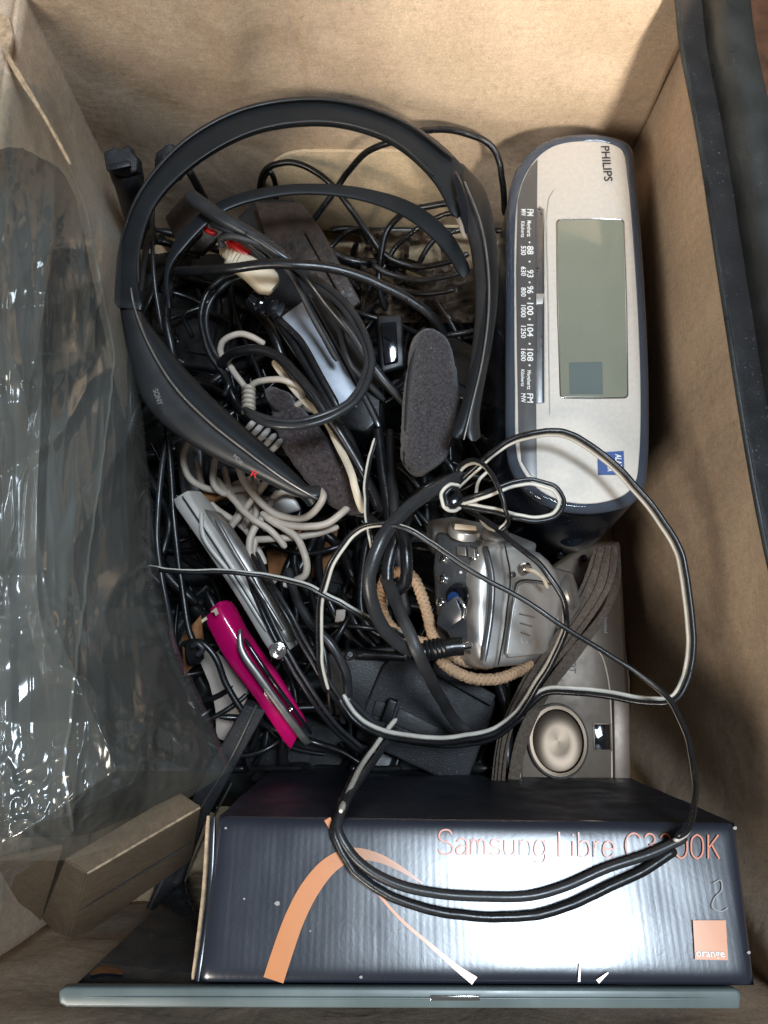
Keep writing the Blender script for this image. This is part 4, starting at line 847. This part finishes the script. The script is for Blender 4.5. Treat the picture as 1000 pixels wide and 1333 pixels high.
C('black_lead', 'long black lead dropping past the left edge of the silver label', [(330, 350, 13), (350, 395, 12.2), (372, 430, 12), (392, 462, 12), (412, 498, 12), (436, 540, 12), (458, 580, 12), (482, 640, 12)], 3.0, RB)
C('thick_black_lead', 'black lead arching over the beige coil to the worn foam pad', [(286, 476, 12), (300, 462, 12.8), (325, 455, 13.4), (355, 460, 13.8), (382, 482, 14), (408, 514, 14), (432, 548, 13.8), (455, 584, 13.4), (475, 620, 13), (495, 665, 12)], 3.0, RB)
C('curled_lead', 'thin shiny black lead curling round left of the beige coil', [(320, 352, 13.2), (292, 362, 13), (270, 382, 12.8), (262, 410, 12.6), (265, 440, 12.4), (276, 466, 12.2), (290, 486, 12), (298, 504, 12), (292, 516, 11.8)], 1.8, RB)
C('curled_lead', 'second shiny strand beside the curled black lead', [(325, 358, 12.9), (298, 368, 12.7), (277, 388, 12.5), (269, 412, 12.3), (272, 440, 12.1), (283, 464, 11.9), (297, 484, 11.7)], 1.4, RG)
C('black_lead', 'upright black lead inside the left of the headband, nearest the band', [(196, 300, 13.5), (188, 340, 13.5), (182, 385, 13.5), (186, 430, 13), (200, 470, 12)], 1.8, RG)
C('black_lead', 'straight thin black lead hanging inside the left of the headband', [(200, 262, 13), (199, 320, 13), (202, 370, 12.5), (212, 430, 11.5)], 1.3, RG)
C('black_lead', 'bowed black lead inside the left of the headband, farthest from the band', [(262, 300, 12.6), (236, 330, 13), (222, 370, 13), (217, 410, 12.8), (222, 450, 12.4), (232, 486, 11.6)], 2.6, RB)
C('black_lead', 'short black lead sticking up between headband and inner band', [(246, 222, 13), (256, 240, 12), (268, 262, 11)], 2.6, RB)
C('black_lead', 'black lead showing through the dark gap right of the bowed one', [(300, 370, 9), (262, 400, 9), (240, 410, 9), (250, 440, 8)], 1.8, RB)
C('thick_black_lead', 'thick bent black lead in the dark gap above the silver label', [(322, 392, 10), (345, 415, 10.4), (358, 440, 10.4), (368, 470, 10)], 3.4, RB)
C('black_lead', 'black lead over the middle of the silver label', [(362, 415, 12.4), (388, 440, 12.4), (412, 480, 12.4), (440, 530, 12.2)], 2.2, RB)
C('black_lead', 'black lead rising from the silver label toward the thick level one', [(410, 358, 12.8), (424, 392, 12.6), (440, 420, 12.4), (455, 470, 12.2), (500, 520, 11)], 2.0, RG)
C('black_strap_lead', 'flat black lead running down between the two foam pads', [(488, 480, 10), (490, 540, 10), (496, 600, 10), (505, 660, 10), (508, 720, 10), (505, 790, 9.5)], 3.4, RB)
C('black_strap_lead', 'second flat black lead just right of the first between the pads', [(508, 560, 9.6), (510, 620, 10), (516, 680, 10.6), (520, 740, 10.2), (530, 800, 9.6)], 3.2, RM)
# white / beige
C('white_lead', 'flat cream lead running beside the worn foam pad', [(356, 470, 13), (372, 492, 13), (384, 508, 13), (400, 524, 12.8), (424, 548, 12.8), (440, 580, 13.3), (455, 610, 13.6), (463, 640, 13.6), (474, 668, 13.2)], 2.1, M['cream'], flat=0.6)
BG = 'beige cable loops'
C('beige_cable', 'beige cable hook at the far end of the beige loops', [(345, 448, 12.6), (325, 437, 12.8), (305, 436, 12.8), (290, 446, 12.6), (287, 460, 12.2), (298, 474, 11.8), (310, 492, 11.8), (320, 505, 11.6)], 1.9, M['beige'])
C('beige_cable', 'beige cable arching from the coiled sleeve over the worn pad', [(323, 516, 12.2), (330, 500, 12.8), (350, 494, 13.2), (372, 496, 13.4), (390, 505, 13.2), (394, 520, 12.8), (384, 530, 12.4)], 1.9, M['beige'])
C('beige_cable', 'beige cable passing behind the tip of the worn foam pad', [(392, 530, 11), (410, 536, 11), (430, 545, 11), (450, 560, 10)], 1.7, M['beige'])
for i in range(6):
    pass
t = thing('coiled_sleeve', 'beige ribbed strain relief at the top of the beige cable', 'strain relief')
for i in range(6):
    y = 505+i*6; tube('ring', [(316, y+3, 12.0), (321, y-2, 12.7), (328, y-1, 12.7), (331, y+5, 12.0)], 0.0014, M['beige'], t, 8, 4)
t = thing('ribbed_boot', 'grey ribbed cable boot beside the headphone arm', 'strain relief')
for i in range(5):
    x = 326+i*8; y = 552+i*7; tube('ring', [(x-5, y+7, 12.2), (x+1, y+1, 13.0), (x+8, y-7, 12.2)], 0.0018, M['greyplastic'], t, 8, 4)
C('beige_cable', 'outermost beige loop at the left below the headphone arm', [(262, 560, 11), (248, 572, 11.2), (240, 592, 11.2), (243, 615, 11), (258, 632, 10.9), (285, 639, 10.9), (320, 636, 11.2), (345, 632, 11.2)], 2.0, M['beige'])
C('beige_cable', 'small beige loop inside the outermost one', [(292, 592, 12), (281, 598, 12), (277, 615, 11.8), (280, 632, 11.6), (292, 642, 11.6), (302, 640, 11.6)], 2.0, M['beige'])
C('beige_cable', 'beige cable sweeping under the headphone arm tip', [(308, 596, 12.4), (316, 622, 12.4), (335, 650, 12.2), (362, 670, 12), (392, 675, 12), (412, 664, 12.2), (420, 648, 12.4), (416, 636, 12)], 2.1, M['beige'])
C('beige_cable', 'beige cable crossing to the lower end of the worn foam pad', [(340, 668, 11.8), (362, 680, 12), (392, 686, 12.2), (425, 681, 12.2), (450, 664, 12), (460, 650, 11)], 2.1, M['beige'])
C('beige_cable', 'long beige loop hanging down to the speaker wire', [(362, 640, 11.4), (345, 670, 11.6), (330, 692, 11.8), (325, 718, 11.8), (333, 738, 11.8), (350, 752, 11.5), (360, 756, 11)], 2.1, M['beige'])
C('beige_cable', 'round beige loop ending at the white plug tip', [(345, 672, 12), (368, 686, 12), (388, 704, 12), (399, 726, 12), (397, 748, 11.6), (382, 758, 11)], 2.1, M['beige'])
C('beige_cable', 'beige cable running level beneath the worn foam pad', [(328, 702, 11), (355, 702, 11.4), (380, 700, 11.4), (410, 696, 11.4), (440, 686, 11)], 2.0, M['beige'])
C('beige_cable', 'upright beige cable piece beside the computer plug', [(292, 608, 10.8), (300, 640, 11), (312, 665, 10.8), (300, 684, 10.4)], 1.9, M['beige'])
C('beige_cable', 'short upright beige cable at the middle of the loops', [(330, 600, 11.2), (334, 632, 11.4), (334, 664, 11), (328, 690, 10.6)], 1.9, M['beige'])
C('beige_cable', 'beige cable segment peeking at the left under the headphone arm', [(352, 650, 11.6), (370, 640, 11.6), (392, 644, 11.4)], 1.8, M['beige'])
C('beige_cable', 'lower inner beige loop next to the copper-brown gap', [(333, 700, 11.2), (330, 724, 11), (334, 740, 10.8)], 1.8, M['beige'])
C('beige_cable', 'beige cable doubling back over the computer plug', [(282, 622, 11.2), (305, 652, 11.8), (330, 676, 12.2), (352, 690, 12), (372, 712, 11.6)], 1.9, M['beige'])
C('beige_cable', 'beige cable slanting up from the computer plug to the arm', [(298, 690, 10.8), (318, 664, 11.5), (338, 640, 12), (352, 618, 12)], 1.9, M['beige'])
C('beige_cable', 'beige cable tucked lowest among the beige loops', [(255, 600, 9.6), (275, 655, 9.8), (320, 690, 9.8), (345, 735, 9.6)], 2.0, M['beige'])
# braided tan cord
def braid(name, label, P, r):
    pts = spline(P, 14); t = thing(name, label, 'cord'); T, Ns = frames(pts)
    tube('core', pts, r*0.0007, M['web'], t, 8, raw=True)
    L_ = [0]
    for i in range(1, len(pts)): L_.append(L_[-1]+(pts[i]-pts[i-1]).length)
    for s in range(6):
        V = []; q = []
        n = int(L_[-1]/0.0007)
        j = 0
        for i in range(n+1):
            d = L_[-1]*i/n
            while j < len(L_)-2 and L_[j+1] < d: j += 1
            f = (d-L_[j])/max(1e-9, L_[j+1]-L_[j]); p = pts[j].lerp(pts[j+1], f)
            a = (1 if s % 2 else -1)*d/0.0075*2*math.pi+2*math.pi*(s//2)/3
            b = T[j].cross(Ns[j]); rr = r/1000*(0.92+0.1*math.cos(a*1.5+s))
            q.append(p+Ns[j]*math.cos(a)*rr+b*math.sin(a)*rr)
        tube('strand', q, r*0.00055, M['tan'], t, 6, raw=True)
    return t
braid('braided_cord', 'tan braided cord loop beside the thick black lead and under the compact camera', [(562, 838, 11.2), (540, 834, 11.2), (515, 822, 11), (500, 802, 11), (496, 775, 11), (503, 752, 11.4), (520, 744, 11.8), (538, 752, 12), (550, 778, 12), (558, 805, 11.8), (566, 832, 11.4), (588, 853, 11.4), (615, 863, 11.2), (640, 864, 11)], 2.2)
braid('braided_cord', 'tan braided cord loop hanging below the compact camera over the matt adapter', [(572, 858, 11.8), (590, 873, 11.8), (615, 883, 11.6), (645, 884, 11.4), (672, 875, 11), (690, 862, 10.6)], 2.2)
C('wrist_cord', 'thin gold wrist cord threaded through the camera lug', [(684, 740, 15.2), (696, 744, 15), (706, 752, 14.4), (714, 764, 13.6)], 1.0, M['cream'])

# thick lead with jack, and lower leads
t = thing('jack_lead', 'thick black lead with ribbed jack plug pushed into the compact camera', 'cable')
tube('lead', [(602, 618, 15.2), (582, 628, 15.8), (552, 645, 16.4), (520, 672, 17), (496, 705, 17.4), (482, 745, 17.2), (484, 785, 16.6), (500, 818, 15.6), (522, 840, 14.8), (540, 850, 14.4)], 0.0034, M['rubber_grey'], t, 14, flat=0.85)
for i in range(9):
    x = 528+i*5.4+(6 if i > 3 else 0); lathe('strain_ring', W(x, 851-i*1.0, 14.1), Vector((1, .16, 0)), [(3.6 if i < 4 else 5.2, -.9), (4.1 if i < 4 else 5.6, 0), (3.6 if i < 4 else 5.2, .9)], M['rubber'], t, seg=16)
tube('plug_body', [(536, 852, 14.1), (575, 844, 14.1), (598, 842, 14.1), (604, 841, 14.1)], 0.0047, M['rubber'], t, 16)
tube('plug_tip', [(600, 842, 14.1), (614, 839, 14.0)], 0.0021, M['chrome'], t, 12)
C('looped_lead', 'black lead knotted in a loop behind the thick jack lead', [(536, 660, 13.6), (516, 700, 14), (504, 745, 14), (510, 768, 14), (524, 762, 14.2), (530, 735, 14.6), (526, 700, 14.6), (515, 672, 14)], 3.4, RB)
C('flat_black_lead', 'flat black lead running from the knot down over the matt adapter', [(500, 750, 14), (512, 775, 14.6), (528, 812, 15.2), (545, 850, 15.2), (560, 885, 14), (575, 910, 12.6), (590, 935, 11), (612, 958, 10.4)], 3.2, RM, flat=0.5)
C('black_lead', 'black lead looping low beneath the tan cord', [(478, 700, 9), (470, 760, 9), (476, 810, 9), (500, 830, 9)], 2.6, RB)
LG = None
twin('double_lead', 'double black lead sloping past the chrome hinge cap toward the square charger', [(330, 720, 12.6), (350, 758, 13), (375, 800, 13.2), (400, 845, 12.6), (430, 895, 12), (462, 940, 11)], 1.7, 'cable', m1=RB, m2=RG)
twin('double_lead', 'double black lead running down right beside the magenta phone', [(322, 745, 12), (342, 790, 12.4), (372, 850, 12.2), (405, 905, 11.6), (440, 950, 10.6), (480, 985, 9.6)], 1.8, 'cable', m1=RB, m2=RG)
C('black_lead', 'black lead bending round above the square charger block', [(375, 740, 11), (384, 775, 11.4), (404, 808, 11.6), (430, 838, 11.6), (448, 870, 11.2), (453, 905, 10.6), (448, 940, 10)], 2.6, RG)
C('black_lead', 'black lead passing left of the square charger, the straightest of its bunch', [(400, 745, 10), (412, 800, 10.6), (424, 860, 10.8), (432, 930, 9.8)], 1.8, RB)
C('black_lead', 'short crossing black lead beside the tan scrap', [(455, 802, 11), (440, 828, 11), (428, 848, 10.6)], 1.8, RB)
C('black_lead', 'thin black lead lying level near the tan scrap', [(416, 815, 9.8), (440, 814, 10), (480, 818, 10), (520, 822, 9.4)], 1.6, RB)
C('black_lead', 'black lead dipping toward the clip of the matt adapter', [(452, 908, 11.2), (470, 925, 10.8), (488, 940, 10.4), (502, 947, 10)], 2.0, RG)
C('black_lead', 'long thin black lead descending between bag and grey phone', [(214, 520, 12), (222, 600, 11.4), (228, 680, 11), (236, 750, 10.4), (250, 830, 9.8), (262, 842, 9.6)], 1.9, RB)
C('black_lead', 'second thin lead hidden along the bag edge', [(224, 540, 12), (210, 620, 11), (204, 700, 10.5), (216, 780, 10), (228, 850, 9)], 1.7, RG)
C('black_lead', 'black lead curving over the off-white card', [(238, 838, 9.6), (262, 836, 10), (280, 856, 9.8), (294, 890, 9.4), (315, 925, 9), (335, 945, 8.6)], 1.9, RB)
t = thing('lead_knot', 'black rubber grommet bunching leads beside the magenta phone', 'grommet')
loft('grommet', [(236, 836, 10.4), (252, 832, 10.6)], [(240, 872, 10), (262, 864, 10.2)], 10, M['rubber'], t, n=4)
tube('ring', [(250, 842, 11), (258, 838, 11.2), (264, 846, 11.1), (256, 852, 11)], .0016, RG, t)

# ------------------------------------------------------------------ black-and-white speaker wires
twin('speaker_wire', 'black and white speaker wire coming out from under the bag across the grey phone', [(190, 738, 14.6), (215, 742, 15), (250, 744, 15.2), (300, 744, 15.2), (350, 750, 15), (400, 762, 15), (435, 780, 14.8), (470, 800, 14.4), (505, 818, 13.4), (545, 832, 12)], 1.35, a0=60, a1=-40)
twin('speaker_wire', 'black and white speaker wire arching beside the thick jack lead', [(425, 900, 12), (416, 860, 13), (416, 815, 14), (420, 770, 15), (434, 730, 16), (460, 696, 16.6), (490, 682, 17), (520, 684, 17)], 1.4, a0=200, a1=-60)
twin('speaker_wire', 'long speaker wire from jack lead over the compact camera and down onto the phone box', [(505, 682, 17.3), (535, 690, 17.3), (560, 706, 17.2), (600, 733, 17.2), (660, 768, 17.2), (720, 806, 17.2), (780, 845, 17), (835, 880, 17), (872, 912, 17.4), (893, 955, 18), (904, 1005, 18.8), (905, 1050, 20.4), (897, 1082, 21.2), (880, 1092, 21.4)], 1.6, a0=50, a1=55)
def on_face(P, l): return [fpt(x, y, l) for x, y in P]
twin('speaker_wire', 'split loop of speaker wire lying on the phone box',
     [W(500, 948, 10.5), W(478, 985, 12.5), W(455, 1025, 17), W(444, 1050, 20.0)]+on_face([(435, 1080), (446, 1110), (468, 1140), (505, 1165), (560, 1184), (620, 1193), (680, 1193), (730, 1182), (780, 1160), (840, 1132), (880, 1108)], .0035), 2.5,
     m2=RG, P2=[W(516, 948, 10.5), W(490, 985, 12.5), W(462, 1025, 17.2), W(448, 1050, 20.0)]+on_face([(440, 1078), (455, 1108), (480, 1132), (520, 1152), (570, 1163), (630, 1167), (690, 1166), (735, 1154), (790, 1130), (850, 1110), (893, 1090)], .0035))
C('white_strand', 'thin white strand curving from the matt adapter clip onto the phone box', [(516, 936, 10.8), (498, 958, 11.4), (478, 985, 13.4), (456, 1025, 17.8), (444, 1056, 20.8)], 1.3, M['white_wire'], cat='speaker wire')
twin('speaker_wire', 'speaker wire arching over the clock radio and looping down the right panel', [(575, 660, 14.5), (600, 628, 15.4), (640, 592, 16.6), (675, 570, 17), (710, 563, 17.2), (745, 568, 17.2), (785, 595, 17), (825, 632, 17), (862, 680, 17), (885, 720, 17), (896, 780, 16.8), (900, 840, 16.6), (893, 885, 16.4), (875, 910, 16.2), (840, 912, 15.6), (790, 904, 14.8), (740, 898, 14.2), (705, 903, 13.6), (675, 928, 13), (648, 950, 12.4), (610, 962, 12)], 1.8, a0=118, a1=20)
twin('speaker_wire', 'speaker wire draping from the knot round the compact camera side', [(595, 655, 14.6), (640, 684, 16), (680, 716, 16.8), (712, 745, 17), (734, 782, 16.8), (736, 815, 16.2), (720, 855, 15.4), (700, 890, 14.6), (678, 925, 13.8), (650, 948, 13.2), (610, 960, 12.8), (560, 964, 12.2), (500, 955, 11.6), (465, 935, 11.4), (445, 905, 11.6)], 1.9, a0=60, a1=60)
twin('double_lead', 'black double lead sweeping low over the matt adapter', [(445, 915, 10.8), (480, 945, 10.9), (530, 962, 11), (590, 967, 11.4), (640, 958, 12), (680, 930, 12.6)], 1.6, 'cable', m1=RB, m2=RG)
twin('speaker_wire', 'small speaker wire loop over the clock radio bezel', [(598, 654, 16), (630, 645, 16.8), (665, 632, 17), (700, 628, 17), (722, 636, 17), (731, 652, 17), (724, 668, 17), (705, 676, 17), (675, 673, 17), (640, 664, 16.6), (600, 656, 16)], 1.45, a0=170, a1=10)
twin('speaker_wire', 'speaker wire loop rising beside the round eyelet', [(590, 640, 15), (600, 610, 15.6), (618, 600, 16.6), (636, 612, 17.4), (650, 638, 17.6), (658, 665, 17.4), (660, 680, 17), (650, 690, 16.6)], 1.4, a0=180, a1=0)
C('white_strand', 'thin white strand curling inside the small loops by the clock radio', [(640, 612, 15.4), (624, 625, 15.4), (619, 645, 15.4), (622, 668, 15.4), (634, 686, 15.4), (646, 690, 15.6)], 0.9, M['white_wire'], cat='speaker wire')
twin('wire_eyelet', 'round looped eyelet of wire in front of the upright foam pad', [(598, 634, 16.2), (586, 634, 16.4), (578, 644, 16.4), (580, 656, 16.4), (592, 662, 16.2), (602, 656, 16)], 1.5, 'wire loop', a0=180, a1=0, m1=RB, m2=M['white_wire'])
lathe('x', W(590, 650, 15.2), Vector((0, 0, 1)), [(5.5, -3), (5.5, 0), (4, 1)], M['gloss'])
bpy.data.objects['x'].name = 'cable_tie'; tag(bpy.data.objects['cable_tie'], 'black rubber bead inside the wire eyelet', 'cable tie')
twin('speaker_wire', 'thin white-edged wire standing upright left of the jack lead', [(490, 570, 14), (481, 600, 14), (476, 635, 14.4), (477, 670, 15), (483, 700, 15.4), (486, 716, 15)], 1.0, a0=170, a1=20)

# ------------------------------------------------------------------ dark mass of leads deep in the box
def floor_shade(u, v):  # added black sheet standing in for the deep shade at the box bottom
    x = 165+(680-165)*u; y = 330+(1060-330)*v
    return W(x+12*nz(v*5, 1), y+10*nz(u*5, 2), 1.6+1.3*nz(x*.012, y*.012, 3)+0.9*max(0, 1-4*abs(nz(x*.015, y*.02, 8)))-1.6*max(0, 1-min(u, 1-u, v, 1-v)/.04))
tag(grid('black_cloth', floor_shade, 110, 150, M['sheet']), 'crumpled black cloth added for the shade over the box bottom beneath every lead', 'sheet')
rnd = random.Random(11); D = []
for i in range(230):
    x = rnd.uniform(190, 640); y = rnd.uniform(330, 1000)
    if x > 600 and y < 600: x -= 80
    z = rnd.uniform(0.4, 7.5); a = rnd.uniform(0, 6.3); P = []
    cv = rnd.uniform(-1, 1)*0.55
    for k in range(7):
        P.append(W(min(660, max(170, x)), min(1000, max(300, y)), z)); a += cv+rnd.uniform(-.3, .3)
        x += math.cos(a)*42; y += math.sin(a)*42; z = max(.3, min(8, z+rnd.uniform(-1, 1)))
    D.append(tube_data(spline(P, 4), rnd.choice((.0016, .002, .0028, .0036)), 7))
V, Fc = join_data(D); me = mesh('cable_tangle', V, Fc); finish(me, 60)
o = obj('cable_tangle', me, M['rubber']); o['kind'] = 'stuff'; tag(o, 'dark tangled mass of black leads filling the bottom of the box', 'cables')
rnd = random.Random(5)
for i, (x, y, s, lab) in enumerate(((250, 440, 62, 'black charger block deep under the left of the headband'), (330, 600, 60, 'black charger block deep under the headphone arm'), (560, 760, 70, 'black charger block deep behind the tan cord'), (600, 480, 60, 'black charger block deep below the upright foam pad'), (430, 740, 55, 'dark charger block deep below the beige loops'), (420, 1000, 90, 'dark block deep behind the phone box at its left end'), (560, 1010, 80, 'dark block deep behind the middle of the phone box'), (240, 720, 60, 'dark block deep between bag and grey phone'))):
    t = thing('deep_dark_block', lab, 'adapter'); a = rnd.uniform(-.5, .5)  # dark blocks added to blacken the depth under the leads
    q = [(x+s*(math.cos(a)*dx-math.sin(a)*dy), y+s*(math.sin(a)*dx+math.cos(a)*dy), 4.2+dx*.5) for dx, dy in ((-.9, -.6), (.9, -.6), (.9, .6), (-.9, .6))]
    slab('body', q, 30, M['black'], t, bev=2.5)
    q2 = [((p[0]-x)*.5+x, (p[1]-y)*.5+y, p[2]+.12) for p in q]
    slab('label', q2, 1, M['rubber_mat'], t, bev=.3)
for P, lab in (([(345, 700, 6), (395, 690, 6.4), (400, 745, 5.6), (350, 750, 5.6)], 'copper-brown scrap of foil under the beige loops'), ([(410, 700, 6), (440, 690, 6.4), (430, 750, 5.4), (405, 752, 5.4)], 'narrow copper-brown scrap right of the beige loops'), ([(236, 830, 6), (262, 800, 6.4), (268, 850, 5.4), (240, 880, 5.4)], 'dull brown scrap behind the magenta phone')):
    o = slab('brown_scrap', P, 2, M['copper'], bev=.4); tag(o, lab, 'scrap')

# ================================================================== PLASTIC BAG
bag = thing('plastic_bag', 'large clear crinkled plastic bag hanging over the left panel with black contents inside', 'plastic bag')
def bound(tab):
    ys = [p[1] for p in tab]; xs = [p[0] for p in tab]
    return lambda y: float(np.interp(y, ys, xs))
edgeB = bound([(-30, -40), (0, 50), (40, 82), (78, 140), (110, 205), (134, 250), (160, 310), (158, 420), (172, 470), (186, 540), (196, 640), (200, 700), (214, 790), (240, 862), (276, 940), (302, 1002), (268, 1024), (200, 1070), (150, 1100), (90, 1120)])
edgeA = bound([(-40, -40), (0, 50), (40, 100), (82, 190), (112, 270), (134, 380), (150, 460), (140, 560), (120, 700), (108, 800), (96, 900), (84, 1000), (96, 1080), (70, 1110), (20, 1140), (-4, 1200), (-30, 1290)])
def gs(x, y, cx, cy, rx, ry): return math.exp(-((x-cx)/rx)**2-((y-cy)/ry)**2)
def wr(x, y, s=0.0):
    a = nz(x*0.011+s, y*0.0026, s)
    k1 = nz(x*0.017+0.4*nz(x*.005, y*.004, 9), y*0.0026, 20+s)      # long vertical folds
    k2 = nz(x*0.006+y*0.008, y*0.004-x*0.005, 31+s)                 # slanting creases
    k4 = nz(x*0.06+.4*nz(x*.02, y*.01, 3), y*0.005, 80+s)           # fine vertical pleats
    k5 = nz(x*.045+y*.03, y*.035-x*.02, 90+s); k6 = nz(x*.09-y*.05, y*.06+x*.03, 95+s)
    c = min(1, 0.03+gs(x, y, 20, 195, 60, 60)+.4*gs(x, y, 60, 800, 80, 40)+gs(x, y, 215, 965, 60, 50)+gs(x, y, 150, 1070, 110, 45)*.6+.8*gs(x, y, 30, 1060, 70, 80)+.4*gs(x, y, 60, 320, 60, 50))
    return 0.8*a+0.42*max(0, 1-abs(k1)*3.2)+0.22*max(0, 1-abs(k2)*5)+0.045*max(0, 1-abs(k4)*3)+c*0.15*max(0, 1-abs(k5)*3)
def bag_z(x, y, xe):
    t_ = max(0, min(1, (xe-x)/150.0)); return 17.0+7.2*math.sqrt(t_)+0.8*math.sin(y*.007)
def bz_(x, y):
    xe = edgeB(y); e = max(0.0, min(1, (xe-x)/40)); fall = max(0, (y-940)/160.0)
    return bag_z(x, y, xe)-0.7-1.2*fall+wr(x, y, 5)*(.35+.5*e)
def az_(x, y):
    xe = edgeA(y); e = max(0.0, min(1, (xe-x)/40))
    return max(bag_z(x, y, xe)+0.6+wr(x, y, 0)*(.3+.7*e), bz_(x, y)+.15)
def filmB(u, v):
    y = 10+1110*v; x = -120+(edgeB(y)+120)*u; return W(x, y, bz_(x, y))
grid('back_film', filmB, 240, 460, M['film2'], bag)
def filmA(u, v):
    y = 1290*v; x = -120+(edgeA(y)+120)*u; return W(x, y, az_(x, y))
grid('front_film', filmA, 220, 520, M['film'], bag)
def hem(f, off, nm, rr=0.0006):
    zf_ = az_ if nm == 'front_hem' else bz_
    P = [W(f(y)-1+off, y, zf_(f(y)-1, y)) for y in range(40, 1100, 20)]
    tube(nm, P, rr, M['film'], bag, 6)
hem(edgeA, 0, 'front_hem')
def strip(u, v):
    y = 470+620*v; xe = edgeA(y)+4; x = xe-(26+10*math.sin(v*3.1))*(1-u)
    return W(x, y, bag_z(x, y, edgeA(y))+1.05+wr(x, y, 0)*.5+.12*math.sin(u*6))

ct = bound([(-30, 60), (10, 110), (60, 170), (100, 260), (120, 360), (150, 500), (176, 600), (184, 720), (196, 800), (226, 870), (262, 930), (276, 985), (262, 1020), (200, 1050), (120, 1085), (20, 1100)])
def contents(u, v):
    y = 90+1000*v; xe = ct(y); x = -130+(xe+130)*u; t_ = max(0, min(1, (xe-x)/90.0)); t2 = max(0, min(1, (y-88)/60))*max(0, min(1, (1092-y)/40))
    z = 12.5+8.6*math.sqrt(t_)*math.sqrt(t2)+.8*math.sin(y*.007)+0.6*wr(x, y, 12)
    return W(x, y, min(z, bz_(x, y)-.25))
c_ = grid('bagged_bundle', contents, 160, 360, M['binliner']); tag(c_, 'black crumpled plastic bundle inside the clear bag', 'bundle')
